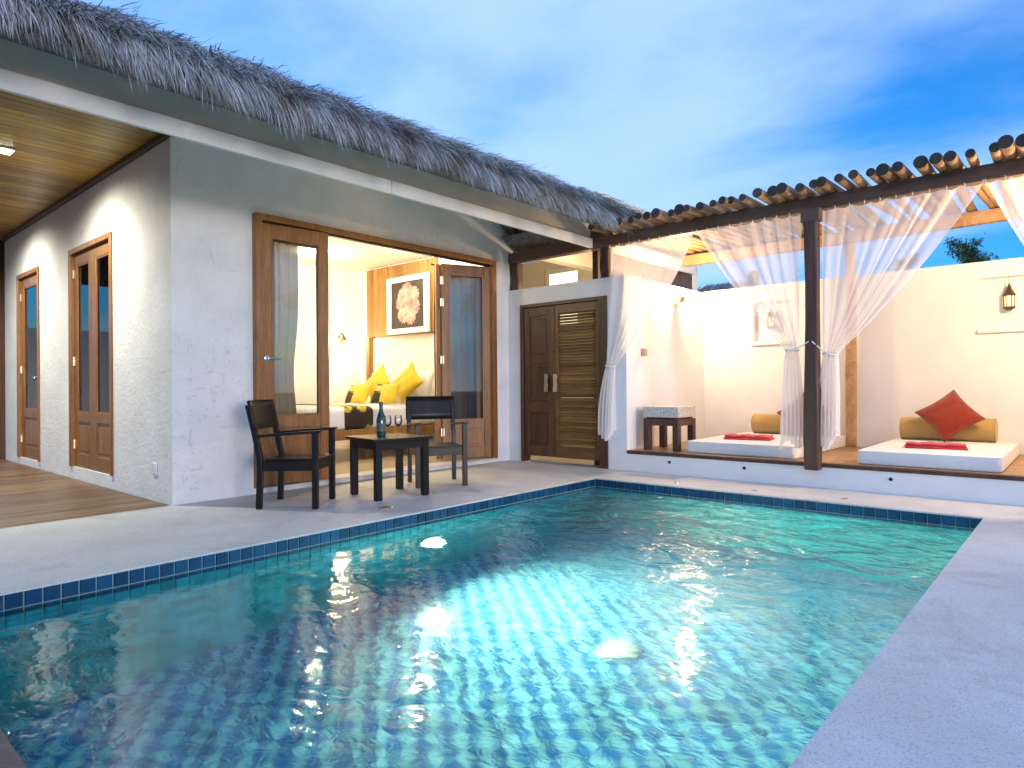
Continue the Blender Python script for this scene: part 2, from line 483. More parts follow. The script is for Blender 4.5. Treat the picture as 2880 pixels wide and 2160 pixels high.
def water_mat():
    m, t, p, l = newmat('water')
    t.nodes.remove(p)
    o = t.nodes['Material Output']
    c = nd(t, 'ShaderNodeTexCoord')
    m1 = nd(t, 'ShaderNodeMapping'); m1.inputs['Scale'].default_value = (1.0, 1.35, 1.0); m1.inputs['Rotation'].default_value = (0, 0, R(35))
    l.new(c.outputs['Object'], m1.inputs[0])
    a = nd(t, 'ShaderNodeTexNoise', i_Scale=2.6, i_Detail=3.0, i_Roughness=0.45, i_Distortion=0.6)
    b = nd(t, 'ShaderNodeTexNoise', i_Scale=11.0, i_Detail=3.0, i_Roughness=0.5, i_Distortion=0.8)
    d = nd(t, 'ShaderNodeTexNoise', i_Scale=38.0, i_Detail=2.0, i_Roughness=0.5)
    for n in (a, b, d):
        l.new(m1.outputs[0], n.inputs['Vector'])
    # the return jets by the far wall stir the far right half of the pool
    g = nd(t, 'ShaderNodeVectorMath', operation='DISTANCE'); g.inputs[1].default_value = (-2.0, 5.6, -0.1)
    l.new(c.outputs['Object'], g.inputs[0])
    mr = nd(t, 'ShaderNodeMapRange', interpolation_type='SMOOTHSTEP')
    mr.inputs['From Min'].default_value = 0.4; mr.inputs['From Max'].default_value = 2.9
    mr.inputs['To Min'].default_value = 1.6; mr.inputs['To Max'].default_value = 0.11
    l.new(g.outputs['Value'], mr.inputs[0])
    s1 = nd(t, 'ShaderNodeMath', operation='MULTIPLY'); s1.inputs[1].default_value = 0.16
    l.new(b.outputs['Fac'], s1.inputs[0])
    s2 = nd(t, 'ShaderNodeMath', operation='MULTIPLY_ADD'); s2.inputs[1].default_value = 0.012
    l.new(d.outputs['Fac'], s2.inputs[0]); l.new(s1.outputs[0], s2.inputs[2])
    s3 = nd(t, 'ShaderNodeMath', operation='ADD')
    l.new(a.outputs['Fac'], s3.inputs[0]); l.new(s2.outputs[0], s3.inputs[1])
    s4 = nd(t, 'ShaderNodeMath', operation='MULTIPLY')
    l.new(s3.outputs[0], s4.inputs[0]); l.new(mr.outputs[0], s4.inputs[1])
    bp = nd(t, 'ShaderNodeBump', i_Strength=1.0, i_Distance=0.10)
    l.new(s4.outputs[0], bp.inputs['Height'])
    rf = nd(t, 'ShaderNodeBsdfRefraction'); rf.inputs['IOR'].default_value = 1.33; rf.inputs['Roughness'].default_value = 0.16
    rf.inputs['Color'].default_value = (0.78, 0.96, 1.0, 1)
    gl = nd(t, 'ShaderNodeBsdfGlossy'); gl.inputs['Roughness'].default_value = 0.07
    fr = nd(t, 'ShaderNodeFresnel'); fr.inputs['IOR'].default_value = 1.33
    rr_ = nd(t, 'ShaderNodeMapRange'); rr_.inputs['From Min'].default_value = 0.12; rr_.inputs['From Max'].default_value = 1.5
    rr_.inputs['To Min'].default_value = 0.06; rr_.inputs['To Max'].default_value = 0.20
    l.new(mr.outputs[0], rr_.inputs[0]); l.new(rr_.outputs[0], gl.inputs['Roughness'])
    for n in (rf, gl, fr):
        l.new(bp.outputs[0], n.inputs['Normal'])
    mx = nd(t, 'ShaderNodeMixShader')
    l.new(fr.outputs[0], mx.inputs[0]); l.new(rf.outputs[0], mx.inputs[1]); l.new(gl.outputs[0], mx.inputs[2])
    l.new(mx.outputs[0], o.inputs['Surface'])
    MATS['water'] = m


water_mat()


def thatch_mat():
    m, t, p, l = newmat('thatch')
    at = nd(t, 'ShaderNodeAttribute', attribute_name='tone')
    r = ramp(t, [(0.0, (0.05, 0.045, 0.042)), (0.30, (0.22, 0.225, 0.235)), (0.70, (0.42, 0.435, 0.455)), (1.0, (0.63, 0.635, 0.64))])
    l.new(at.outputs['Fac'], r.inputs[0])
    mpq = coords(t, (1.0, 1.0, 1.0))
    nq_ = nd(t, 'ShaderNodeTexNoise', i_Scale=3.2, i_Detail=5.0, i_Roughness=0.6)
    l.new(mpq.outputs[0], nq_.inputs['Vector'])
    rq = ramp(t, [(0.36, (0.62, 0.52, 0.44)), (0.50, (1.0, 0.99, 0.98)), (0.66, (1.12, 1.14, 1.18))])
    l.new(nq_.outputs['Fac'], rq.inputs[0])
    mq = nd(t, 'ShaderNodeMix', data_type='RGBA', blend_type='MULTIPLY'); mq.inputs[0].default_value = 1.0
    l.new(r.outputs[0], mq.inputs[6]); l.new(rq.outputs[0], mq.inputs[7])
    l.new(mq.outputs[2], p.inputs['Base Color'])
    p.inputs['Roughness'].default_value = 0.7
    p.inputs['Specular IOR Level'].default_value = 0.3
    MATS['thatch'] = m
    noisy('thatch_base', (0.12, 0.11, 0.10), (0.26, 0.245, 0.225), 14, 0.95, 0.6, 60, (1, 1, 1))


thatch_mat()


def leaf_mat(name, c1, c2):
    m, t, p, l = newmat(name)
    at = nd(t, 'ShaderNodeAttribute', attribute_name='tone')
    r = ramp(t, [(0.0, c1), (1.0, c2)])
    l.new(at.outputs['Fac'], r.inputs[0])
    l.new(r.outputs[0], p.inputs['Base Color'])
    p.inputs['Roughness'].default_value = 0.6
    MATS[name] = m


leaf_mat('leaves', (0.04, 0.09, 0.05), (0.10, 0.19, 0.10))
noisy('bark', (0.06, 0.045, 0.035), (0.14, 0.11, 0.08), 12, 0.9, 0.6, 40)


# ------------------------------------------------------------------ mesh tools
class MB:
    def __init__(self):
        self.v, self.f, self.mi = [], [], []

    def add(self, vs_, fs, mi=0, M=None):
        o = len(self.v)
        for p in vs_:
            p = Vector(p)
            if M is not None:
                p = M @ p
            self.v.append(tuple(p))
        for f in fs:
            self.f.append(tuple(i + o for i in f))
            self.mi.append(mi)
        return self

    def box(self, x0, x1, y0, y1, z0, z1, mi=0, M=None):
        vs_ = [(x0, y0, z0), (x1, y0, z0), (x1, y1, z0), (x0, y1, z0), (x0, y0, z1), (x1, y0, z1), (x1, y1, z1), (x0, y1, z1)]
        fs = [(0, 3, 2, 1), (4, 5, 6, 7), (0, 1, 5, 4), (1, 2, 6, 5), (2, 3, 7, 6), (3, 0, 4, 7)]
        return self.add(vs_, fs, mi, M)

    def tube(self, pts, rad, n=10, mi=0, cap=True, M=None, flat=1.0):
        pts = [Vector(p) for p in pts]
        rad = rad if isinstance(rad, (list, tuple)) else [rad] * len(pts)
        vs_, fs = [], []
        prev = None
        for i, p in enumerate(pts):
            d = (pts[min(i + 1, len(pts) - 1)] - pts[max(i - 1, 0)]).normalized()
            ref = Vector((0, 0, 1)) if abs(d.z) < 0.9 else Vector((1, 0, 0))
            a = d.cross(ref).normalized() if prev is None else (prev - d * prev.dot(d)).normalized()
            prev = a
            b = d.cross(a)
            for k in range(n):
                t = 2 * math.pi * k / n
                vs_.append(p + a * math.cos(t) * rad[i] + b * math.sin(t) * rad[i] * flat)
        for i in range(len(pts) - 1):
            for k in range(n):
                fs.append((i * n + k, i * n + (k + 1) % n, (i + 1) * n + (k + 1) % n, (i + 1) * n + k))
        if cap:
            fs.append(tuple(range(n))[::-1])
            fs.append(tuple((len(pts) - 1) * n + k for k in range(n)))
        return self.add(vs_, fs, mi, M)

    def lathe(self, prof, n=20, mi=0, M=None):
        vs_, fs = [], []
        for r_, z in prof:
            for k in range(n):
                t = 2 * math.pi * k / n
                vs_.append((r_ * math.cos(t), r_ * math.sin(t), z))
        for i in range(len(prof) - 1):
            for k in range(n):
                fs.append((i * n + k, i * n + (k + 1) % n, (i + 1) * n + (k + 1) % n, (i + 1) * n + k))
        fs.append(tuple(range(n))[::-1])
        fs.append(tuple((len(prof) - 1) * n + k for k in range(n)))
        return self.add(vs_, fs, mi, M)

    def grid(self, fn, nu, nv, mi=0, M=None):
        vs_ = [fn(i / nu, j / nv) for j in range(nv + 1) for i in range(nu + 1)]
        w = nu + 1
        fs = [(j * w + i, j * w + i + 1, (j + 1) * w + i + 1, (j + 1) * w + i) for j in range(nv) for i in range(nu)]
        return self.add(vs_, fs, mi, M)

    def mesh(self, name, mats, smooth=True, sharp=35):
        me = bpy.data.meshes.new(name)
        me.from_pydata(self.v, [], self.f)
        mats = mats if isinstance(mats, (list, tuple)) else [mats]
        for mm in mats:
            me.materials.append(MATS[mm])
        if len(mats) > 1:
            me.polygons.foreach_set('material_index', self.mi)
        if smooth:
            me.polygons.foreach_set('use_smooth', [True] * len(me.polygons))
            me.set_sharp_from_angle(angle=R(sharp))
        me.update()
        return me

    def build(self, name, mats, parent=None, bevel=0.0, smooth=True, sharp=35, seg=2):
        return link(name, self.mesh(name, mats, smooth, sharp), parent, bevel, seg)


def link(name, me, parent=None, bevel=0.0, seg=2):
    o = bpy.data.objects.new(name, me)
    col.objects.link(o)
    if parent is not None:
        o.parent = parent
    if bevel:
        b = o.modifiers.new('bevel', 'BEVEL')
        b.width = bevel
        b.segments = seg
        b.limit_method = 'ANGLE'
        b.angle_limit = R(40)
        b.harden_normals = False
    return o


def box(name, mat, parent, x0, x1, y0, y1, z0, z1, bevel=0.0):
    return MB().box(x0, x1, y0, y1, z0, z1).build(name, mat, parent, bevel)


def tag(o, label, cat, group=None):
    o['label'] = label
    o['category'] = cat
    if group:
        o['group'] = group
    return o


def thing(name, label, cat, loc=(0, 0, 0), rz=0.0, group=None):
    o = bpy.data.objects.new(name, None)
    o.empty_display_size = 0.1
    o.location = loc
    o.rotation_euler = (0, 0, rz)
    col.objects.link(o)
    return tag(o, label, cat, group)


def struct(o, label=None):
    o['kind'] = 'structure'
    if label:
        o['label'] = label
    return o


def point_light(name, parent, loc, power, color, radius=0.05, spot=None, aim=None, blend=0.6):
    d = bpy.data.lights.new(name, 'SPOT' if spot else 'POINT')
    d.energy = power
    d.color = color
    d.shadow_soft_size = radius
    if spot:
        d.spot_size = R(spot)
        d.spot_blend = blend
    o = bpy.data.objects.new(name, d)
    col.objects.link(o)
    o.location = loc
    if aim is not None:
        o.rotation_euler = (-Vector(aim)).to_track_quat('Z', 'Y').to_euler()
    if parent is not None:
        o.parent = parent
    return o


WARM = (1.0, 0.68, 0.36)

# ------------------------------------------------------------------ key dimensions (metres, camera 1 m above the coping)
XW = -5.97      # front wall of the villa
YC = 2.325      # side wall of the villa
XF = -4.54      # roof fascia
YB = 6.72       # garden wall and daybed platform front
YK = 8.81       # back wall of the pavilion
PX0, PX1, PY0, PY1 = -4.06, -0.594, 0.46, 5.97   # pool
PZ = -1.5
WZ = -0.098


# ================================================================== ground, pool, terrace
def hole_sheet(name, mat, X0, X1, Y0, Y1, hx0, hx1, hy0, hy1, z, depth=None, bevel=0.0):
    """slab with a rectangular opening"""
    xs, ys = [X0, hx0, hx1, X1], [Y0, hy0, hy1, Y1]
    m = MB()
    for i in range(3):
        for j in range(3):
            if i == 1 and j == 1:
                continue
            m.add([(xs[i], ys[j], z), (xs[i + 1], ys[j], z), (xs[i + 1], ys[j + 1], z), (xs[i], ys[j + 1], z)], [(0, 1, 2, 3)])
    return m.build(name, mat, None, bevel, smooth=False)


g = hole_sheet('ground', 'ground', -150, 150, -150, 150, PX0 - 0.25, PX1 + 0.25, PY0 - 0.2, PY1 + 0.2, -0.06)
struct(g)

# coping: terrazzo ring, nose overhanging the tiles by 12 mm
ov = 0.006
m = MB()
m.box(-5.955, PX0 + ov, -2.0, 2.30, -0.013, 0.0)                       # wide part beside the deck
m.box(-4.775, PX0 + ov, 2.30, YB - 0.003, -0.013, 0.0)                 # strip beside the patio
m.box(PX0 + ov, PX1 - ov, PY1 - ov, YB - 0.003, -0.013, 0.0)           # strip before the daybeds
m.box(PX1 - ov, 4.0, -2.0, YB - 0.003, -0.013, 0.0)                    # right side
bm = bmesh.new()
cop_me = m.mesh('pool_coping', 'terrazzo', smooth=False)
bm.from_mesh(cop_me)
bmesh.ops.remove_doubles(bm, verts=bm.verts, dist=0.0005)
bm.to_mesh(cop_me); bm.free()
coping = struct(link('pool_coping', cop_me))

patio = struct(box('patio', 'patio', None, XW - 0.02, -4.777, 2.303, YB - 0.003, -0.05, -0.002))
ledge = struct(box('pool_edge', 'ledge_stone', None, PX0 + ov + 0.001, PX1 - ov - 0.001, -1.2, PY0, -0.05, 0.004, 0.012))

# basin: grout bed with separate tiles in front of it
basin = MB()
basin.box(PX0 - 0.2, PX0 - 0.010, PY0 - 0.2, PY1 + 0.2, PZ - 0.2, -0.0135)
basin.box(PX1 + 0.010, PX1 + 0.2, PY0 - 0.2, PY1 + 0.2, PZ - 0.2, -0.0135)
basin.box(PX0 - 0.010, PX1 + 0.010, PY1 + 0.010, PY1 + 0.2, PZ - 0.2, -0.0135)
basin.box(PX0 - 0.010, PX1 + 0.010, PY0 - 0.2, PY0 - 0.010, PZ - 0.2, -0.051)
basin.box(PX0 - 0.010, PX1 + 0.010, PY0 - 0.010, PY1 + 0.010, PZ - 0.2, PZ - 0.010)
basin = struct(basin.build('pool_basin', 'grout', None, smooth=False))


def tile_mesh(name, w, h, d, mat):
    """tile standing in the xz plane, face towards -y, slightly pillowed edge"""
    e = min(w, h) * 0.045
    vs_ = [(0, d, 0), (w, d, 0), (w, d, h), (0, d, h), (e, 0, e), (w - e, 0, e), (w - e, 0, h - e), (e, 0, h - e)]
    fs = [(4, 5, 6, 7), (0, 1, 5, 4), (1, 2, 6, 5), (2, 3, 7, 6), (3, 0, 4, 7)]
    return MB().add(vs_, fs).mesh(name, mat, smooth=False)


GR = 0.005
nL, nF = 68, 38
pL, pF = (PY1 - PY0) / nL, (PX1 - PX0) / nF
rowh = 0.082
tl_me = tile_mesh('wall_tile', pL - GR, rowh - GR, 0.009, 'tile_blue')
tf_me = tile_mesh('wall_tile', pF - GR, rowh - GR, 0.009, 'tile_blue')
rot_l = (0, 0, R(90))
for r_ in range(2):
    zt_ = -0.0145 - rowh * (r_ + 1) + GR
    for i in range(nL):
        o = link('wall_tile', tl_me, basin)
        o.location = (PX0 + random.uniform(-0.0012, 0), PY0 + i * pL, zt_)
        o.rotation_euler = rot_l
    for i in range(nF):
        o = link('wall_tile', tf_me, basin)
        o.location = (PX0 + i * pF, PY1 + random.uniform(0, 0.0012), zt_)


def tile_quads(mb, org, u, v, nrm, nu, nv, pu, pv, mis, skip=None):
    org, u, v, nrm = map(Vector, (org, u, v, nrm))
    for i in range(nu):
        for j in range(nv):
            if skip and skip(i, j):
                continue
            a = org + u * (i * pu + GR / 2) + v * (j * pv + GR / 2)
            b, c_, d = a + u * (pu - GR), a + u * (pu - GR) + v * (pv - GR), a + v * (pv - GR)
            t = nrm * (0.009 + random.uniform(-0.0012, 0.0))
            mb.add([a, b, c_, d, a + t, b + t, c_ + t, d + t], [(4, 5, 6, 7), (0, 1, 5, 4), (1, 2, 6, 5), (2, 3, 7, 6), (3, 0, 4, 7)], mis(i, j))


z_top2 = -0.0145 - rowh * 2
nrow = 15
ph = (z_top2 - PZ) / nrow
mbw = MB()
rc = lambda i, j: 0
tile_quads(mbw, (PX0 - 0.009, PY0, PZ), (0, 1, 0), (0, 0, 1), (1, 0, 0), nL, nrow, pL, ph, rc)
tile_quads(mbw, (PX0, PY1 + 0.009, PZ), (1, 0, 0), (0, 0, 1), (0, -1, 0), nF, nrow, pF, ph, rc)
tile_quads(mbw, (PX1 + 0.009, PY0, PZ), (0, 1, 0), (0, 0, 1), (-1, 0, 0), nL, nrow + 2, pL, (-0.0145 - PZ) / (nrow + 2), rc)
tile_quads(mbw, (PX0, PY0 - 0.009, PZ), (1, 0, 0), (0, 0, 1), (0, 1, 0), nF, nrow + 2, pF, (-0.055 - PZ) / (nrow + 2), rc)
o = mbw.build('underwater_wall_tiles', ['tile_teal', 'tile_blue'], basin, smooth=False)
o['kind'] = 'stuff'

nfx, nfy = 34, 68
fx, fy = (PX1 - PX0) / nfx, (PY1 - PY0) / nfy
order = sorted(((i, j) for i in range(nfx) for j in range(nfy)),
               key=lambda ij: (PX0 + ij[0] * fx + 1.9) ** 2 * 0.35 + (PY0 + ij[1] * fy - 1.25) ** 2)
near = set(order[:300])
fl_me = {}
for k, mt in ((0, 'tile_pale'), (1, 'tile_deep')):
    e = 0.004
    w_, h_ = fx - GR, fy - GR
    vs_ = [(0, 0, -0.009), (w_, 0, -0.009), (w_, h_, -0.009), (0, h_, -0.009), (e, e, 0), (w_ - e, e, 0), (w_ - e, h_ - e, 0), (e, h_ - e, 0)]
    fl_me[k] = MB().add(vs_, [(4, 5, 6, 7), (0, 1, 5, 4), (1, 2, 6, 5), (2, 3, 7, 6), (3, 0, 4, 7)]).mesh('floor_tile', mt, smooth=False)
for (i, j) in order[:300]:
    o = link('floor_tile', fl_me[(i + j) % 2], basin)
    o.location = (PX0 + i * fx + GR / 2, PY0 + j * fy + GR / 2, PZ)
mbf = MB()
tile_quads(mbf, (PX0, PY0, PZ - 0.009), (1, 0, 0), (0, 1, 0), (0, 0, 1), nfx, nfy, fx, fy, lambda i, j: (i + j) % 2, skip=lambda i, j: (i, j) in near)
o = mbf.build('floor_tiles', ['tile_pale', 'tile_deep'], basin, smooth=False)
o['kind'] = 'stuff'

# water sheet
wtr = MB().add([(PX0 - 0.002, PY0 - 0.002, WZ), (PX1 + 0.002, PY0 - 0.002, WZ), (PX1 + 0.002, PY1 + 0.002, WZ), (PX0 - 0.002, PY1 + 0.002, WZ)], [(0, 1, 2, 3)]).build('pool_water', 'water', None, smooth=False)
struct(wtr)


# underwater lamps in the wall below the patio, and a main drain
def pool_lamp(loc, rz, label, power):
    t = thing('pool_light', label, 'pool light', loc, rz, 'round lights set in the pool wall')
    mx = Matrix.Rotation(R(90), 4, 'Y')
    MB().lathe([(0.135, 0.0), (0.135, 0.016), (0.126, 0.022), (0.105, 0.022)], 28, M=mx).build('rim', 'steel', t)
    MB().lathe([(0.104, 0.015), (0.094, 0.030), (0.055, 0.038), (0.001, 0.040)], 24, M=mx).build('lens', 'lamp_pool', t)
    point_light('pool_bulb', t, (0.06, 0, 0.0), power, (1.0, 0.90, 0.52), 0.06, spot=165, aim=(1, 0, 0.16), blend=1.0)
    return t


pool_lamp((PX0 + 0.001, 3.586, -0.737), 0, 'glowing round underwater light in the pool wall below the table', 780)
t = thing('drain_cover', 'pale round drain cover on the pool floor', 'drain', (-2.21, 3.49, PZ + 0.001))
MB().lathe([(0.12, 0.0), (0.12, 0.012), (0.10, 0.022), (0.001, 0.026)], 28).build('cover', 'drain_grey', t)

# small fittings let into the coping
for (x, y, r_, lab, grp) in ((-4.403, 3.407, 0.052, 'round skimmer cap in the coping in front of the table', None),
                        (-3.187, 6.177, 0.026, 'small round coping fitting before the left daybed, leftmost of three', 'round caps in the far coping'),
                        (-2.388, 6.165, 0.026, 'small round coping fitting left of the pavilion post, middle of three', 'round caps in the far coping'),
                        (-1.611, 6.20, 0.026, 'small round coping fitting before the right daybed, rightmost of three', 'round caps in the far coping')):
    t = thing('deck_cap', lab, 'deck cap', (x, y, 0.0), 0, grp)
    MB().lathe([(r_ * 1.25, 0.0005), (r_ * 1.25, 0.004), (r_, 0.006), (r_ * 0.92, 0.004)], 22).build('rim', 'steel', t)
    MB().lathe([(r_ * 0.88, 0.001), (r_ * 0.86, 0.0045), (0.001, 0.005)], 20).build('cap', 'bronze', t)

# ================================================================== timber deck under the porch roof
deck = struct(box('timber_deck', 'grout', None, -14.0, -5.96, -2.0, YC - 0.004, -0.10, -0.045))
pw = 0.115
npl = 70
for i in range(npl):
    x1 = -5.958 - i * pw
    x0 = x1 - pw + 0.006
    me = MB().box(x0 - (x0 + x1) / 2, x1 - (x0 + x1) / 2, -2.16, 2.16, -0.022, 0.0).mesh('plank', 'deck_wood', smooth=False)
    o = link('plank', me, deck, 0.003)
    o.location = ((x0 + x1) / 2, YC - 0.006 - 2.16, -0.004 + random.uniform(-0.0012, 0.0012))

# ================================================================== villa
villa = thing('villa', 'white plastered villa with grey thatched roof and open bedroom doors', 'house')
TH = 0.18
# front wall (faces the pool)
DY0, DY1, DZT = 3.06, 6.41, 2.672
w = MB()
w.box(XW - TH, XW, YC, DY0, -0.06, 3.30)
w.box(XW - TH, XW, DY1, 6.83, -0.06, 3.30)
w.box(XW - TH, XW, DY0, DY1, DZT, 3.30)
w.box(XW - TH, XW, DY0, DY1, -0.06, 0.055)
w.build('front_wall', 'plaster_rough', villa, smooth=False)
# side wall (faces the deck)
sdoors = ((-8.83, -7.42, 0.13, 2.61), (-11.19, -10.10, 0.088, 2.60))
w = MB()
w.box(-7.42, XW - TH, YC, YC + TH, -0.06, 3.30)
w.box(-10.10, -8.83, YC, YC + TH, -0.06, 3.30)
w.box(-11.95, -11.19, YC, YC + TH, -0.06, 3.30)
for (a, b, z0, z1) in sdoors:
    w.box(a, b, YC, YC + TH, -0.06, z0)
    w.box(a, b, YC, YC + TH, z1, 3.30)
w.build('side_wall', 'plaster_rough', villa, smooth=False)
# rooms behind
rm = MB()
rm.box(-9.42, -9.30, YC + TH, 6.62, 0.05, 3.20)              # bedroom back wall
rm.box(-9.30, XW - TH, 6.62, 6.74, 0.05, 3.20)               # bed head wall
rm.build('bedroom_wall', 'room_white', villa, smooth=False)
box('bedroom_ceiling', 'room_white', villa, -9.30, XW - TH, YC + TH, 6.62, 2.96, 3.05)
box('bedroom_floor', 'room_floor', villa, -9.30, XW - TH, YC + TH, 6.62, -0.05, 0.05)
rm = MB()
rm.box(-12.0, -9.42, 5.0, 5.1, 0.0, 3.2)
rm.box(-12.0, -11.9, YC + TH, 5.0, 0.0, 3.2)
rm.box(-12.0, -9.42, YC + TH, 5.0, 2.9, 3.0)
rm.box(-12.0, -9.42, YC + TH, 5.0, -0.05, 0.05)
rm.build('dressing_room_wall', 'room_white', villa, smooth=False)

# eaves: fascia boards, soffit, boarded porch ceiling
box('fascia_board', 'fascia_paint', villa, XF - 0.035, XF, -4.0, 3.598, 2.686, 2.802, 0.004)
box('fascia_board', 'fascia_paint', villa, XF - 0.035, XF, 3.602, YB - 0.045, 2.686, 2.802, 0.004)
box('upper_fascia_board', 'eave_paint', villa, XF - 0.075, XF - 0.037, -4.0, YB - 0.045, 2.79, 3.05)
box('fascia_board', 'fascia_paint', villa, XF - 0.01, XF + 0.03, YB + 0.16, 9.4, 2.69, 2.86, 0.004)
box('soffit', 'soffit_paint', villa, XW, XF - 0.08, YC, 6.66, 3.245, 3.27)
ceil = box('porch_ceiling', 'ceil_wood', villa, -12.4, XF - 0.08, -4.0, YC, 3.262, 3.28)
bw = 0.105
for i in range(74):
    x1 = XF - 0.085 - i * bw
    me = MB().box(-bw / 2 + 0.0022, bw / 2 - 0.0022, -2.1, 2.1, 0, 0.02).mesh('ceiling_board', 'ceil_wood', smooth=False)
    o = link('ceiling_board', me, ceil, 0.003)
    o.location = (x1 - bw / 2, YC - 0.004 - 2.1 + 0, 3.238 + random.uniform(-0.001, 0.001))
MB().box(-11.94, XF - 0.09, YC - 0.045, YC - 0.002, 3.185, 3.236).build('ceiling_bead', 'teak_dark', villa, 0.006)
box('porch_post', 'teak_dark', villa, -12.25, -12.07, YC - 0.1, YC + 0.1, -0.05, 3.23, 0.01)


# recessed downlights in the porch ceiling
for (x, y) in ((-7.52, 1.45), (-10.25, 1.45)):
    d = MB().box(x - 0.085, x + 0.085, y - 0.085, y + 0.085, 3.222, 3.237).build('downlight', 'plastic_white', villa, 0.003)
    MB().box(x - 0.068, x + 0.068, y - 0.068, y + 0.068, 3.214, 3.2215).build('lens', 'lamp_white', d)
    point_light('downlight_bulb', d, (x, y, 3.19), 190, (1.0, 0.98, 0.80), 0.05, spot=160, aim=(0, 0.10, -1), blend=1.0)

# ---------------------------------------------------------------- door leaves
def door_leaf(name, w_, h_, d_, mat, parent, org, rz, glass_z, handle=None, stile=0.10, top=0.125, hinges=()):
    """glazed leaf standing on its local x axis (0..w), with a timber panel below the glass"""
    Mx = Matrix.Translation(org) @ Matrix.Rotation(rz, 4, 'Z')
    f = MB()
    f.box(0, stile, 0, d_, 0, h_, M=Mx)
    f.box(w_ - stile, w_, 0, d_, 0, h_, M=Mx)
    f.box(stile, w_ - stile, 0, d_, h_ - top, h_, M=Mx)
    f.box(stile, w_ - stile, 0, d_, glass_z - 0.11, glass_z, M=Mx)
    f.box(stile, w_ - stile, 0, d_, 0, 0.15, M=Mx)
    leaf = f.build(name, mat, parent, 0.004)
    MB().box(stile, w_ - stile, d_ * 0.42, d_ * 0.58, glass_z, h_ - top, M=Mx).build('pane', 'pane_glass', leaf)
    b = MB()
    for s in (0, 1):
        y0, y1 = (0.004, 0.014) if s == 0 else (d_ - 0.014, d_ - 0.004)
        b.box(stile, stile + 0.016, y0, y1, glass_z, h_ - top, M=Mx)
        b.box(w_ - stile - 0.016, w_ - stile, y0, y1, glass_z, h_ - top, M=Mx)
        b.box(stile + 0.016, w_ - stile - 0.016, y0, y1, glass_z, glass_z + 0.016, M=Mx)
        b.box(stile + 0.016, w_ - stile - 0.016, y0, y1, h_ - top - 0.016, h_ - top, M=Mx)
    b.build('glazing_bead', mat, leaf)
    p = MB()
    x0, x1, z0, z1 = stile, w_ - stile, 0.15, glass_z - 0.11
    p.box(x0, x1, d_ * 0.3, d_ * 0.7, z0, z1, M=Mx)
    p.build('panel', mat, leaf)
    MB().box(x0 + 0.04, x1 - 0.04, d_ * 0.16, d_ * 0.3, z0 + 0.04, z1 - 0.04, M=Mx).build('raised_field', mat, leaf, 0.012)
    if handle is not None:
        hx, hz, sgn = handle
        for (y0, s) in ((0.0, -1), (d_, 1)):
            k = MB()
            k.lathe([(0.026, 0), (0.026, 0.012), (0.012, 0.016), (0.011, 0.05)], 14, M=Mx @ Matrix.Translation((hx, y0, hz)) @ Matrix.Rotation(R(90) * (1 if s < 0 else -1), 4, 'X'))
            k.tube([(hx, y0 + s * 0.048, hz), (hx + sgn * 0.05, y0 + s * 0.052, hz), (hx + sgn * 0.115, y0 + s * 0.046, hz - 0.006)], [0.010, 0.009, 0.008], 10, M=Mx)
            k.build('handle', 'steel', leaf)
    for (hx, hz) in hinges:
        k = MB()
        k.tube([(hx, -0.008, hz - 0.05), (hx, -0.008, hz + 0.05)], 0.010, 10, M=Mx)
        k.box(hx - 0.022, hx + 0.022, -0.004, -0.0005, hz - 0.05, hz + 0.05, M=Mx)
        k.build('hinge', 'brass', leaf)
    return leaf


# frame of the wide folding-door opening, proud of the wall
f = MB()
f.box(XW - 0.10, XW + 0.075, DY0, DY0 + 0.065, 0.056, DZT)
f.box(XW - 0.10, XW + 0.075, DY1 - 0.065, DY1, 0.056, DZT)
f.box(XW - 0.10, XW + 0.075, DY0 + 0.065, DY1 - 0.065, DZT - 0.06, DZT)
frame = f.build('door_frame', 'teak', villa, 0.005)
MB().box(XW - 0.03, XW + 0.02, DY0 + 0.065, DY1 - 0.065, DZT - 0.078, DZT - 0.0605).build('door_track', 'black_metal', frame)
box('threshold', 'patio', villa, XW - TH, XW + 0.09, DY0 + 0.066, DY1 - 0.066, 0.0555, 0.062)

LH = DZT - 0.082 - 0.07
# left leaf, almost closed against the jamb, its partner folded behind it
door_leaf('folding_door', 0.70, LH, 0.045, 'teak', villa, (-5.935, 3.128, 0.072), math.atan2(0.685, 0.075), 0.66, handle=(0.05, 1.22, 1))
door_leaf('folding_door', 0.70, LH, 0.045, 'teak', villa, (-6.02, 3.20, 0.072), math.atan2(0.70, 0.03), 0.66)
# right leaf, swung a little into the room
a = math.atan2(6.345 - 5.735, (-5.965) - (-6.235))
door_leaf('folding_door', 0.68, LH, 0.045, 'teak', villa, (-6.235, 5.735, 0.072), a, 0.50, hinges=((0.0, 0.35), (0.0, 1.28), (0.0, 2.02), (0.0, 2.30)))
door_leaf('folding_door', 0.68, LH, 0.045, 'teak', villa, (-6.30, 5.70, 0.072), a + R(3), 0.50)

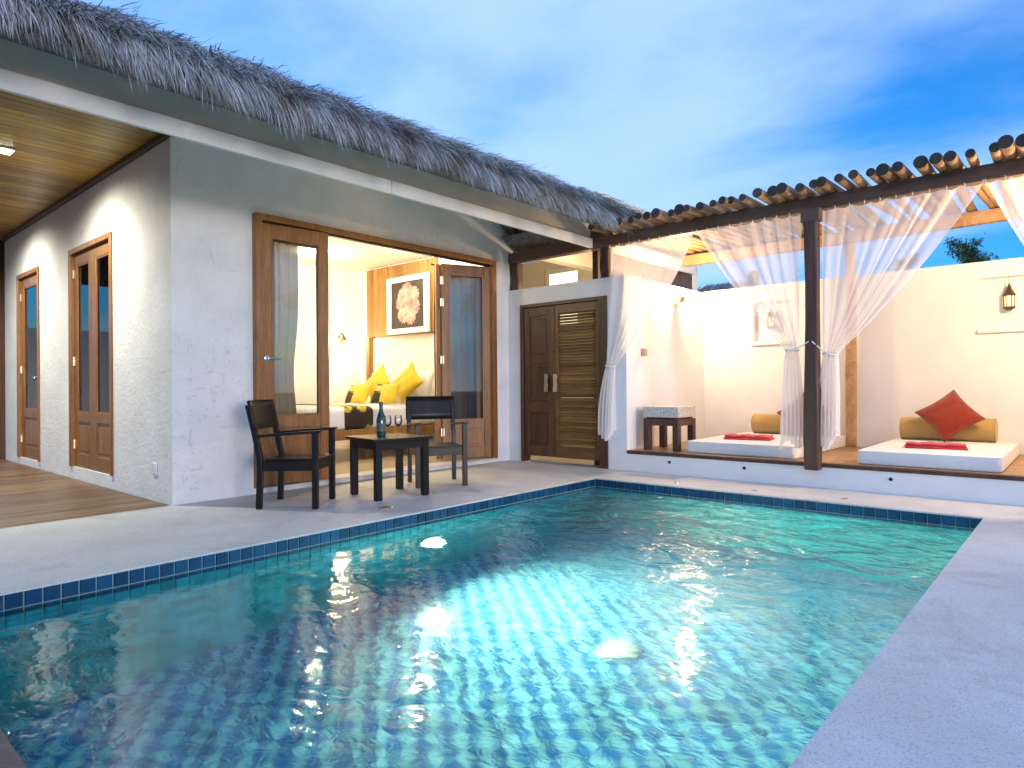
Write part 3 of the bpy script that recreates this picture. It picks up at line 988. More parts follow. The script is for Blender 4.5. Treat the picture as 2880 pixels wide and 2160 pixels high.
# doors in the side wall (leaves face the deck: local +y is into the wall)
for (x0, x1, z0, z1) in sdoors:
    f = MB()
    f.box(x0, x0 + 0.06, YC - 0.02, YC + 0.11, z0, z1)
    f.box(x1 - 0.06, x1, YC - 0.02, YC + 0.11, z0, z1)
    f.box(x0 + 0.06, x1 - 0.06, YC - 0.02, YC + 0.11, z1 - 0.06, z1)
    f.build('door_frame', 'teak', villa, 0.005)
dh = 2.61 - 0.13 - 0.07
door_leaf('glazed_door', 0.64, dh, 0.045, 'teak', villa, (-8.767, YC + 0.02, 0.135), 0, 0.62, stile=0.115, hinges=((0.0, 0.25), (0.0, 1.2), (0.0, 2.2)))
door_leaf('glazed_door', 0.64, dh, 0.045, 'teak', villa, (-8.124, YC + 0.02, 0.135), 0, 0.62, stile=0.115, hinges=((0.64, 0.25), (0.64, 1.2), (0.64, 2.2)))
door_leaf('glazed_door', 0.964, 2.60 - 0.088 - 0.07, 0.045, 'teak', villa, (-11.127, YC + 0.02, 0.093), 0, 0.66, stile=0.14, handle=(0.90, 1.08, -1), hinges=((0.0, 0.25), (0.0, 1.2), (0.0, 2.2)))

box('wall_socket', 'plastic_white', villa, -6.40, -6.30, YC - 0.014, YC - 0.0005, 0.24, 0.34, 0.004)

# ---------------------------------------------------------------- thatched roof
EX, EY, EZ, SL = -4.12, 6.88, 3.025, 0.50
FZ = 2.975
RX = -9.3
rz_ = EZ + SL * (EX - RX)
ry_ = EY - (EX - RX)
BX = 2 * RX - EX
b = MB()
pts = [(EX, -9, EZ), (EX, EY, EZ), (RX, ry_, rz_), (RX, -9, rz_), (BX, EY, EZ), (BX, -9, EZ),
       (EX, -9, FZ - 0.12), (EX, EY, FZ - 0.12), (XF - 0.08, -9, FZ + 0.02), (XF - 0.08, EY, FZ + 0.02), (BX, EY, FZ - 0.12), (BX + 0.4, EY - 0.3, EZ), (XF - 0.08, EY - 0.3, EZ)]
b.add(pts, [(0, 1, 2, 3), (1, 4, 2), (4, 5, 3, 2), (0, 6, 7, 1), (6, 8, 9, 7), (1, 7, 10, 4), (7, 12, 11, 10)])
roof = b.build('thatched_roof', 'thatch_base', villa, smooth=False)


def strands(name, root, dirs, length, width, droop, tone, mat, parent, segs=3):
    """a bundle of flat tapering blades; arrays are (n,3) / (n,)"""
    n = len(root)
    up = np.array([0, 0, 1.0])
    side = np.cross(dirs, up) + rng.normal(0, 0.35, (n, 3))
    side /= np.linalg.norm(side, axis=1)[:, None] + 1e-9
    V = np.zeros((n, 2 * segs + 1, 3))
    for k in range(segs + 1):
        t = k / segs
        c = root + dirs * (length * t)[:, None] - up * (droop * length * t * t)[:, None]
        if k < segs:
            wk = width * (1 - 0.55 * t)
            V[:, 2 * k] = c - side * wk[:, None] / 2
            V[:, 2 * k + 1] = c + side * wk[:, None] / 2
        else:
            V[:, 2 * segs] = c
    nv = 2 * segs + 1
    base = (np.arange(n) * nv)[:, None]
    quads = []
    for k in range(segs - 1):
        quads.append(base + np.array([2 * k, 2 * k + 1, 2 * k + 3, 2 * k + 2]))
    tri = base + np.array([2 * segs - 2, 2 * segs - 1, 2 * segs])
    q = np.stack(quads, 1).reshape(-1, 4) if quads else np.zeros((0, 4), int)
    me = bpy.data.meshes.new(name)
    nq, nt = len(q), len(tri)
    me.vertices.add(n * nv)
    me.vertices.foreach_set('co', V.reshape(-1))
    me.loops.add(nq * 4 + nt * 3)
    me.loops.foreach_set('vertex_index', np.concatenate([q.reshape(-1), tri.reshape(-1)]).astype(np.int32))
    me.polygons.add(nq + nt)
    st = np.concatenate([np.arange(nq) * 4, nq * 4 + np.arange(nt) * 3]).astype(np.int32)
    me.polygons.foreach_set('loop_start', st)
    me.update(calc_edges=True)
    at = me.attributes.new('tone', 'FLOAT', 'POINT')
    at.data.foreach_set('value', np.repeat(np.clip(tone, 0, 1), nv).astype(np.float32))
    me.materials.append(MATS[mat])
    o = link(name, me, parent)
    o['kind'] = 'stuff'
    return o


def thatch():
    dn = np.array([1.0, 0, -SL]); dn /= np.linalg.norm(dn)
    nr = np.array([SL, 0, 1.0]); nr /= np.linalg.norm(nr)
    # slope
    n = 95000
    y = rng.uniform(-1.5, EY, n)
    s = rng.uniform(0, 1, n) ** 1.35 * 5.4
    keep = s < (EY - y) + 0.05
    y, s = y[keep], s[keep]
    n = len(y)
    clump = 0.035 * np.sin(y * 9 + np.sin(s * 7) * 2) + 0.03 * np.sin(y * 23 + s * 11)
    root = np.stack([EX - s, y, EZ + SL * s], 1) + nr * (0.035 + clump + rng.normal(0, 0.018, n))[:, None]
    d = dn + rng.normal(0, 0.16, (n, 3)) + nr * rng.uniform(-0.05, 0.22, n)[:, None]
    d[:, 1] += 0.45 * np.sin(y * 5.3 + s * 3.1)* rng.uniform(0, 1, n)
    d /= np.linalg.norm(d, axis=1)[:, None]
    tone = 0.56 + 0.55 * clump / 0.065 * 0.4 + rng.normal(0, 0.16, n)
    strands('thatch_slope', root, d, rng.uniform(0.10, 0.26, n), rng.uniform(0.004, 0.009, n), rng.uniform(0.0, 0.35, n), tone, 'thatch', villa)
    # hanging eave fringe in ragged tufts
    n = 48000
    y = rng.uniform(-1.5, EY + 0.08, n)
    dep = rng.uniform(0, 1, n)
    tuft = 0.5 + 0.5 * np.sin(y * 13 + 2 * np.sin(y * 4.1)) * np.cos(y * 6.7)
    root = np.stack([EX - 0.30 + 0.34 * dep, y, FZ + 0.13 - 0.12 * dep + rng.normal(0, 0.02, n)], 1)
    d = np.stack([rng.normal(0.62, 0.12, n), rng.normal(0.10, 0.15, n) + 0.10 * np.sin(y * 7), rng.normal(-0.62, 0.14, n)], 1)
    d /= np.linalg.norm(d, axis=1)[:, None]
    L = rng.uniform(0.11, 0.22, n) * (0.76 + 0.34 * tuft) * (0.8 + 0.3 * dep)
    tone = 0.60 + 0.28 * (tuft - 0.5) + 0.20 * (dep - 0.4) + rng.normal(0, 0.20, n)
    strands('thatch_fringe', root, d, L, rng.uniform(0.004, 0.009, n), rng.uniform(0.30, 0.65, n), tone, 'thatch', villa, 4)
    # hip and gable-side ragged line
    n = 9000
    s = rng.uniform(0, 1, n) ** 1.2 * 5.2
    root = np.stack([EX - s + rng.normal(0, 0.05, n), EY - s + rng.normal(0, 0.08, n), EZ + SL * s + rng.normal(0.045, 0.025, n)], 1)
    d = np.stack([rng.normal(0.45, 0.35, n), rng.normal(0.45, 0.35, n), rng.normal(-0.33, 0.16, n)], 1)
    d /= np.linalg.norm(d, axis=1)[:, None]
    strands('thatch_hip', root, d, rng.uniform(0.08, 0.22, n), rng.uniform(0.004, 0.009, n), rng.uniform(0.1, 0.6, n), rng.normal(0.42, 0.15, n), 'thatch', villa)
    # a few loose stalks standing off the hip
    n = 70
    s = rng.uniform(0.2, 5.0, n)
    root = np.stack([EX - s, EY - s, EZ + SL * s + 0.03], 1)
    d = np.stack([rng.normal(0.0, 0.4, n), rng.normal(0.1, 0.5, n), rng.uniform(0.25, 0.9, n)], 1)
    d /= np.linalg.norm(d, axis=1)[:, None]
    strands('loose_stalks', root, d, rng.uniform(0.06, 0.17, n), rng.uniform(0.004, 0.007, n), rng.uniform(0.1, 0.6, n), rng.normal(0.25, 0.1, n), 'thatch', villa)
    # end slope (towards the pavilion)
    n = 9000
    x = EX - rng.uniform(0, 1, n) * 5.0
    s = rng.uniform(0, 1, n) ** 1.3 * 3.0
    keep = s < (EX - x) + 0.05
    x, s = x[keep], s[keep]; n = len(x)
    root = np.stack([x, EY - s, EZ + SL * s + rng.normal(0.05, 0.03, n)], 1)
    d = np.stack([rng.normal(0, 0.2, n), np.full(n, 0.84) + rng.normal(0, 0.1, n), np.full(n, -0.5) + rng.normal(0, 0.15, n)], 1)
    d /= np.linalg.norm(d, axis=1)[:, None]
    strands('thatch_end', root, d, rng.uniform(0.18, 0.36, n), rng.uniform(0.008, 0.016, n), rng.uniform(0.1, 0.5, n), rng.normal(0.36, 0.18, n), 'thatch', villa)


thatch()

# ---------------------------------------------------------------- bathroom court behind the garden wall
court = thing('bath_court', 'warm lit plastered bathroom court seen over the louvred door', 'building')
m = MB()
m.box(-9.3, -4.62, 9.55, 9.70, -0.05, 3.35)
m.box(-9.3, -9.15, 6.85, 9.55, -0.05, 3.35)
m.build('court_wall', 'plaster_warm', court, smooth=False)
m = MB()
m.box(XW - TH - 0.05, XW - 0.02, 6.84, 9.54, 2.9, 3.35)
m.build('court_lintel', 'plaster_warm', court, smooth=False)
box('court_floor', 'patio', court, -9.15, -4.40, YB + 0.19, 9.55, -0.05, 0.0)
box('court_ceiling', 'plaster_warm', court, -9.3, -4.62, 6.90, 9.55, 3.36, 3.45)
fr = MB()
fr.box(-7.52, -7.43, 9.50, 9.549, 2.0, 3.14); fr.box(-6.80, -6.71, 9.50, 9.549, 2.0, 3.14)
fr.box(-7.43, -6.80, 9.50, 9.549, 3.05, 3.14); fr.box(-7.43, -6.80, 9.50, 9.549, 2.0, 2.08)
win = fr.build('window', 'white_paint', court, 0.006)
box('pane', 'window_lit', win, -7.43, -6.80, 9.525, 9.54, 2.08, 3.05)
wl_ = MB()
wl_.box(-4.70, -4.62, 6.9, 9.5, 0.0, 3.3)
wl_.build('timber_wall', 'louver', court, smooth=False)
pend = thing('pendant_lamp', 'small glass pendant lamp hanging behind the louvred door', 'lamp', (-5.31, 8.0, 2.60))
MB().tube([(0, 0, 0.06), (0, 0, 0.75)], 0.006, 6).build('cord', 'black_metal', pend)
MB().lathe([(0.02, 0.07), (0.05, 0.06), (0.105, 0.0), (0.11, -0.03), (0.10, -0.035)], 20).build('shade', 'plastic_white', pend)
MB().lathe([(0.001, -0.08), (0.035, -0.06), (0.04, -0.03), (0.02, 0.0)], 14).build('bulb', 'lamp_warm', pend)
point_light('pendant_bulb', pend, (0, 0, -0.16), 40, WARM, 0.05)

# ================================================================== garden wall with the louvred door
gw = thing('garden_wall', 'white rendered garden wall with louvred door and pavilion niches', 'wall')
GX0, GX1 = -5.752, -4.372
GZ0, GZ1 = 0.05, 2.095
zt = 2.312
xe = -4.11
n1 = (-3.41, -2.93, 1.575, 2.10)     # niche behind the left daybed
n2 = (-0.893, -0.391, 1.59, 2.145)   # niche behind the right daybed
w = MB()
w.box(XW + 0.001, GX0, YB, YB + 0.18, -0.06, zt)
w.box(GX1, xe, YB, YB + 0.18, -0.06, zt)
w.box(GX0, GX1, YB, YB + 0.18, GZ1, zt)
w.box(xe - 0.26, xe, YB + 0.18, YK + 0.2, -0.06, zt)
# back wall with two niches
xs = [xe, n1[0], n1[1], n2[0], n2[1], 0.6]
for i in range(5):
    if i == 1 or i == 3:
        n_ = n1 if i == 1 else n2
        w.box(xs[i], xs[i + 1], YK, YK + 0.2, -0.06, n_[2])
        w.box(xs[i], xs[i + 1], YK, YK + 0.2, n_[3], zt + 0.015)
        w.box(xs[i], xs[i + 1], YK + 0.08, YK + 0.2, n_[2], n_[3])
    else:
        w.box(xs[i], xs[i + 1], YK, YK + 0.2, -0.06, zt + 0.015)
me = w.mesh('wall', 'plaster_smooth', smooth=False)
link('wall', me, gw)
for n_ in (n1, n2):
    box('niche_sill', 'plaster_smooth', gw, n_[0] - 0.03, n_[1] + 0.03, YK - 0.035, YK - 0.001, n_[2] - 0.05, n_[2] - 0.002, 0.008)
box('right_wall', 'plaster_smooth', gw, 0.36, 0.6, YB, YK - 0.001, -0.06, zt)
# door: panelled left leaf, louvred right leaf
fr = MB()
fr.box(GX0 + 0.001, GX0 + 0.05, YB - 0.015, YB + 0.13, 0.0, GZ1 - 0.001)
fr.box(GX1 - 0.125, GX1 - 0.001, YB - 0.015, YB + 0.13, 0.0, GZ1 - 0.001)
fr.box(GX0 + 0.05, GX1 - 0.125, YB - 0.015, YB + 0.13, GZ1 - 0.045, GZ1 - 0.001)
fr.build('door_frame', 'teak_dark', gw, 0.006)
lx0, lx1 = GX0 + 0.052, -5.185
L = MB()
y0, y1 = YB + 0.012, YB + 0.056
zb, ztp = 0.085, GZ1 - 0.05
L.box(lx0, lx0 + 0.09, y0, y1, zb, ztp); L.box(lx1 - 0.12, lx1, y0, y1, zb, ztp)
for (z0, z1) in ((zb, zb + 0.13), (0.66, 0.78), (1.30, 1.40), (ztp - 0.12, ztp)):
    L.box(lx0 + 0.09, lx1 - 0.12, y0, y1, z0, z1)
leaf = L.build('panelled_door', 'teak_dark', gw, 0.005)
for (z0, z1) in ((zb + 0.13, 0.66), (0.78, 1.30), (1.40, ztp - 0.12)):
    MB().box(lx0 + 0.09, lx1 - 0.12, y0 + 0.016, y1 - 0.008, z0, z1).build('panel', 'teak_dark', leaf)
    MB().box(lx0 + 0.12, lx1 - 0.15, y0 + 0.004, y0 + 0.0155, z0 + 0.035, z1 - 0.035).build('raised_field', 'teak_dark', leaf, 0.01)
rx0, rx1 = lx1 + 0.006, GX1 - 0.128
L = MB()
L.box(rx0, rx0 + 0.055, y0, y1, zb, ztp); L.box(rx1 - 0.05, rx1, y0, y1, zb, ztp)
L.box(rx0 + 0.055, rx1 - 0.05, y0, y1, ztp - 0.11, ztp); L.box(rx0 + 0.055, rx1 - 0.05, y0, y1, zb, zb + 0.15)
L.box(rx0 + 0.055, rx1 - 0.05, y0, y1, 0.86, 0.90)
leaf = L.build('louvred_door', 'louver', gw, 0.004)
sl_me = MB().box(0, rx1 - rx0 - 0.105, -0.026, 0.026, -0.0045, 0.0045).mesh('slat', 'louver_lit', smooth=False)
z = zb + 0.175
while z < ztp - 0.112:
    if not 0.857 < z < 0.903:
        o = link('slat', sl_me, leaf, 0.002)
        o.location = (rx0 + 0.0525, (y0 + y1) / 2, z)
        o.rotation_euler = (R(40 + random.uniform(-3, 3)), 0, 0)
    z += 0.038
for k, hx in enumerate((-5.305, -5.155)):
    prof = [(-0.03, 0), (0.03, 0), (0.02, 0.05), (0.034, 0.09), (0.018, 0.14), (0.032, 0.19), (0.022, 0.23), (-0.026, 0.23), (-0.02, 0.12)]
    hb = MB()
    npf = len(prof)
    hb.add([(hx + a_, YB - 0.035, 0.93 + c_) for a_, c_ in prof] + [(hx + a_, YB - 0.012, 0.93 + c_) for a_, c_ in prof],
           [tuple(range(npf))[::-1], tuple(range(npf, 2 * npf))] + [(i, (i + 1) % npf, npf + (i + 1) % npf, npf + i) for i in range(npf)])
    hb.box(hx - 0.008, hx + 0.008, YB - 0.0125, YB + 0.013, 0.97, 0.99); hb.box(hx - 0.008, hx + 0.008, YB - 0.0125, YB + 0.013, 1.11, 1.13)
    hb.build('handle', 'handle_wood', gw, 0.004)


# pavilion lamps: half-round up-lights on the wall
def sconce(loc, face, label, power):
    t = thing('wall_sconce', label, 'wall lamp', loc, 0 if face > 0 else math.pi, 'wall lamps of the pavilion')
    MB().box(0.0005, 0.022, -0.035, 0.035, -0.06, 0.05).build('back_plate', 'brass', t, 0.004)
    MB().tube([(0.015, 0, -0.03), (0.075, 0, -0.035), (0.085, 0, 0.0)], 0.010, 10).build('arm', 'brass', t)
    MB().lathe([(0.022, 0.0), (0.045, 0.02), (0.06, 0.07), (0.057, 0.07), (0.040, 0.024), (0.012, 0.01)], 20, M=Matrix.Translation((0.085, 0, 0))).build('cup', 'brass', t)
    MB().lathe([(0.018, 0.02), (0.036, 0.05), (0.036, 0.085), (0.022, 0.11), (0.001, 0.118)], 16, M=Matrix.Translation((0.085, 0, 0))).build('bulb', 'lamp_warm', t)
    point_light('sconce_bulb', t, (0.12, 0, 0.20), power, (1.0, 0.71, 0.40), 0.05)
    return t


sconce((xe, 7.965, 2.09), 1, 'glowing wall lamp high on the pavilion wall beside the curtain', 76)
sconce((0.36, 7.15, 2.09), -1, 'wall lamp on the right-hand pavilion wall', 118)
plain('switch_beige', (0.50, 0.36, 0.22), 0.4)
t = thing('switch_box', 'small beige switch box on the pavilion wall above the side table', 'switch', (xe, 7.10, 1.41))
MB().box(0.0005, 0.045, -0.045, 0.045, -0.045, 0.045).build('body', 'switch_beige', t, 0.008)
MB().box(0.045, 0.050, -0.028, 0.028, -0.028, 0.028).build('cover', 'switch_beige', t, 0.004)


def lantern(x, zc, label):
    t = thing('lantern', label, 'lantern', (x, YK + 0.01, zc - 0.16), 0, 'lanterns in the wall niches')
    hexa = lambda r_, z, k0=0: [(r_ * math.cos(math.pi / 3 * k + k0), r_ * math.sin(math.pi / 3 * k + k0), z) for k in range(6)]

    def stack(prof):
        mb = MB()
        vs_ = []
        for r_, z in prof:
            vs_ += hexa(r_, z)
        fs = [(i * 6 + k, i * 6 + (k + 1) % 6, (i + 1) * 6 + (k + 1) % 6, (i + 1) * 6 + k) for i in range(len(prof) - 1) for k in range(6)]
        fs += [tuple(range(6))[::-1], tuple((len(prof) - 1) * 6 + k for k in range(6))]
        return mb.add(vs_, fs)
    stack([(0.028, 0.0), (0.036, 0.008), (0.054, 0.016), (0.054, 0.030), (0.048, 0.036)]).build('base', 'bronze', t)
    stack([(0.050, 0.150), (0.058, 0.156), (0.058, 0.164), (0.040, 0.190), (0.036, 0.205), (0.024, 0.225), (0.020, 0.250), (0.008, 0.268), (0.006, 0.285)]).build('cap', 'bronze', t)
    for k in range(6):
        a_ = math.pi / 3 * k
        MB().tube([(0.046 * math.cos(a_), 0.046 * math.sin(a_), 0.034), (0.049 * math.cos(a_), 0.049 * math.sin(a_), 0.153)], 0.0045, 6).build('corner_bar', 'bronze', t)
    MB().lathe([(0.040, 0.037), (0.042, 0.149)], 12).build('glass', 'candle', t)
    MB().tube([(0, 0, 0.284), (0, 0, 0.36)], 0.003, 6).build('hanger', 'bronze', t)


lantern(-0.642, 1.94, 'bronze hexagonal lantern in the open niche above the right daybed')
lantern(-3.17, 1.90, 'bronze hexagonal lantern in the niche behind the net curtain')

# ================================================================== daybed platform
plat = thing('daybed_platform', 'low white masonry platform with timber top under the pergola', 'platform')
PXR = 0.358
box('base', 'plaster_smooth', plat, xe + 0.001, PXR, YB, YK - 0.001, -0.06, 0.200)
box('front_board', 'post_wood', plat, xe + 0.001, PXR, YB - 0.012, YB + 0.03, 0.2005, 0.238, 0.004)
pw2 = 0.118
i = 0
y_ = YB + 0.0325
while y_ + pw2 < YK:
    me = MB().box(0, PXR - xe - 0.004, 0, pw2 - 0.004, 0, 0.036).mesh('plank', 'platform_wood', smooth=False)
    o = link('plank', me, plat, 0.002)
    o.location = (xe + 0.002, y_, 0.205)
    y_ += pw2
for x in (-3.56, -2.705, -1.36, 0.05):
    MB().lathe([(0.016, 0), (0.016, 0.006), (0.008, 0.008)], 14, M=Matrix.Translation((x, YB - 0.0005, 0.135)) @ Matrix.Rotation(R(90), 4, 'X')).build('drain_spout', 'black_metal', plat)
PT = 0.2415

# ================================================================== pergola
perg = thing('pergola', 'timber pergola of round poles on dark beams over the daybeds', 'pergola')


def rough_beam(name, p0, p1, w_, h_, mat, n=24, amp=0.004):
    """hand-hewn beam between two points along x, slightly uneven"""
    m = MB()
    x0, x1 = p0[0], p1[0]
    ring = [(-w_ / 2, -h_ / 2), (w_ / 2, -h_ / 2), (w_ / 2, h_ / 2), (-w_ / 2, h_ / 2)]
    vs_ = []
    for i in range(n + 1):
        t = i / n
        for (a_, b_) in ring:
            vs_.append((x0 + (x1 - x0) * t, p0[1] + a_ + random.uniform(-amp, amp), p0[2] + (p1[2] - p0[2]) * t + b_ + random.uniform(-amp, amp)))
    fs = [(i * 4 + k, i * 4 + (k + 1) % 4, (i + 1) * 4 + (k + 1) % 4, (i + 1) * 4 + k) for i in range(n) for k in range(4)]
    fs += [(3, 2, 1, 0), tuple(n * 4 + k for k in range(4))]
    return m.add(vs_, fs).build(name, mat, perg, 0.006, sharp=50)


rough_beam('front_beam', (XW + 0.006, YB + 0.06, 2.752), (1.2, YB + 0.06, 2.755), 0.12, 0.135, 'beam_wood')
rough_beam('back_beam', (-4.36, YK - 0.10, 2.775), (1.2, YK - 0.10, 2.80), 0.10, 0.14, 'log')


def post(name, x, y, w_, z0, z1, n=14, bulge=0.0):
    m = MB()
    vs_ = []
    for i in range(n + 1):
        t = i / n
        s = w_ / 2 * (1 + 0.05 * math.sin(t * 7 + x * 3) + bulge * math.exp(-((t - 0.15) / 0.2) ** 2))
        ox = 0.006 * math.sin(t * 5 + x)
        for (a_, b_) in ((-1, -1), (1, -1), (1, 1), (-1, 1)):
            vs_.append((x + ox + a_ * s + random.uniform(-.002, .002), y + b_ * s + random.uniform(-.002, .002), z0 + (z1 - z0) * t))
    fs = [(i * 4 + k, i * 4 + (k + 1) % 4, (i + 1) * 4 + (k + 1) % 4, (i + 1) * 4 + k) for i in range(n) for k in range(4)]
    fs += [(3, 2, 1, 0), tuple(n * 4 + k for k in range(4))]
    m.add(vs_, fs)
    return m.build(name, 'post_wood', perg, 0.012, sharp=50)


post('post', -2.005, YB - 0.052 + 0.0, 0.118, 0.175, 2.684, bulge=0.12)
post('post', 0.22, YB - 0.052, 0.128, 0.175, 2.684)
box('post_bracket', 'beam_wood', perg, -2.085, -1.915, YB - 0.115, YB + 0.002, 2.56, 2.683, 0.006)
bp = post('post', -2.175, YK - 0.10, 0.105, PT, 2.703)
bp.data.materials[0] = MATS['platform_wood']
post('post', -5.885, YB + 0.09, 0.13, zt + 0.001, 2.683)
post('post', -4.43, YB + 0.09, 0.12, zt + 0.001, 2.683)

tips = [-0.479, -0.569, -0.706, -0.831, -0.953, -1.072, -1.209, -1.326, -1.446, -1.57, -1.669, -1.828, -1.933, -2.041, -2.172, -2.295,
        -2.423, -2.542, -2.676, -2.767, -2.884, -3.015, -3.15, -3.275, -3.365, -3.509, -3.629, -3.725, -3.85, -3.97, -4.09, -4.21, -4.33]
x = -0.36
while x < 1.0:
    tips.append(x)
    x += random.uniform(0.105, 0.135)
for k, x in enumerate(tips):
    r0 = random.uniform(0.037, 0.055)
    r1 = r0 * random.uniform(0.82, 1.0)
    yf = 6.40 + random.uniform(-0.07, 0.05)
    sk = random.uniform(-0.05, 0.05)
    zf = 2.823 + r0
    zbk = 2.872 + r1
    pts, rad = [], []
    for i in range(7):
        t = i / 6
        y = yf + (YK + 0.15 - yf) * t
        zz = zf + (zbk - zf) * (y - YB) / (YK - YB)
        pts.append((x + sk * t + 0.022 * math.sin(t * 3.1 + k * 1.7) + random.uniform(-.006, .006), y, zz + random.uniform(-.004, .006)))
        rad.append((r0 + (r1 - r0) * t) * random.uniform(0.95, 1.05))
    m = MB()
    m.tube(pts, rad, 12)
    nf = len(m.f)
    m.mi[nf - 2] = 1
    m.mi[nf - 1] = 1
    m.build('rafter_pole', ['log', 'log_end'], perg, sharp=50)


# ================================================================== net curtains
def net_curtain(name, label, top0, top1, ztop, tie, ztie, bot0, bot1, zbot, hang_edge, y=YB + 0.075, bow=0.0, nfold=9, seed=0, ytie=None):
    """net gathered by a cord at (tie, ztie): spread above it, a narrow bundle below"""
    rd = random.Random(seed)
    ytie = y if ytie is None else ytie
    ph = rd.uniform(0, 6)
    NU, NV = 96, 60
    vt = 0.60
    ev = lambda t: t * t * (3 - 2 * t)

    def fn(u, v):
        if v <= vt:
            s = v / vt
            xt_ = top0 + (top1 - top0) * u
            # lower the swag: cloth hangs from its hooks, then sweeps to the cord
            k = s ** (1.0 + bow)
            half = 0.066
            xg = tie + (u - 0.5) * 2 * half
            x_ = xt_ + (xg - xt_) * k
            far = abs(xt_ - tie)
            z_ = ztop + (ztie - ztop) * s - 0.045 * far * math.sin(math.pi * s)
            z_ += 0.012 * abs(math.sin(u * math.pi * 9)) * (1 - s) ** 3 * -1.6
            amp = 0.014 + 0.016 * math.sin(math.pi * s) + 0.010 * s
            yy = y + (ytie - y) * s + amp * math.sin(u * 2 * math.pi * nfold + ph + 1.6 * math.sin(u * 9 + s * 2.0)) * (1 - 0.25 * s)
            x_ += 0.010 * math.sin(u * 2 * math.pi * nfold * 1.0 + ph + 1) * (1 - s)
        else:
            s = (v - vt) / (1 - vt)
            half = 0.066
            xg = tie + (u - 0.5) * 2 * half
            xb = bot0 + (bot1 - bot0) * u
            x_ = xg + (xb - xg) * (1 - (1 - s) ** 2.2)
            ragged = 0.05 * math.sin(u * 7 + ph) + 0.06 * u
            z_ = ztie + (zbot + ragged * s - ztie) * s
            yy = ytie + (0.030 + 0.02 * s) * math.sin(u * 2 * math.pi * nfold + ph + 0.8 * math.sin(s * 3 + u * 5)) + (y - ytie) * s * 0.3
        return (x_, yy, z_)
    t = thing(name, label, 'curtain', (tie, y, ztop), 0, 'net curtains of the pavilion')
    Mx = Matrix.Translation((-tie, -y, -ztop))
    MB().grid(fn, NU, NV, M=Mx).build('net', 'net_white', t, sharp=180)
    # cord to the post or wall, and curtain hooks along the rail
    c = MB()
    hx = hang_edge
    c.tube([(hx[0], hx[1], hx[2]), ((hx[0] + tie) / 2, (hx[1] + ytie) / 2 - 0.02, (hx[2] + ztie) / 2 - 0.012), (tie, ytie - 0.06, ztie)], 0.006, 8, M=Mx)
    ring = [(tie + 0.066 * math.cos(a_), ytie + 0.062 * math.sin(a_), ztie + 0.01 * math.sin(a_ * 2)) for a_ in [2 * math.pi * k / 18 for k in range(19)]]
    c.tube(ring, 0.007, 8, M=Mx)
    c.build('tie_cord', 'linen_white', t)
    nh = max(3, int(abs(top1 - top0) / 0.12))
    for i in range(nh + 1):
        xh = top0 + (top1 - top0) * i / nh
        MB().tube([(xh, y, ztop + 0.022), (xh + 0.006, y - 0.004, ztop + 0.004), (xh, y, ztop - 0.012)], 0.004, 6, M=Mx).build('hook', 'plastic_white', t)
    return t


net_curtain('net_curtain', 'white net curtain tied back at the louvred door beside the wall lamp', -4.31, -3.25, 2.672, -4.27, 1.235, -4.47, -4.24, 0.36, (-4.39, YB - 0.005, 1.29), y=YB - 0.028, bow=0.25, nfold=5, seed=1, ytie=YB - 0.085)
net_curtain('net_curtain', 'white net curtain tied to the left side of the pavilion post', -3.20, -2.10, 2.672, -2.205, 1.335, -2.33, -2.085, 0.375, (-2.02, YB - 0.118, 1.41), y=YB - 0.02, bow=0.06, nfold=6, seed=2)
net_curtain('net_curtain', 'white net curtain sweeping from the beam to the right side of the pavilion post', -1.93, -0.655, 2.672, -1.85, 1.285, -1.99, -1.78, 0.40, (-1.99, YB - 0.118, 1.41), y=YB - 0.02, bow=0.06, nfold=6, seed=3)
net_curtain('net_curtain', 'white net curtain cut by the right edge of the picture', -0.64, 0.15, 2.672, 0.08, 1.335, -0.02, 0.17, 0.38, (0.2, YB - 0.118, 1.41), y=YB - 0.02, bow=0.06, nfold=5, seed=4)


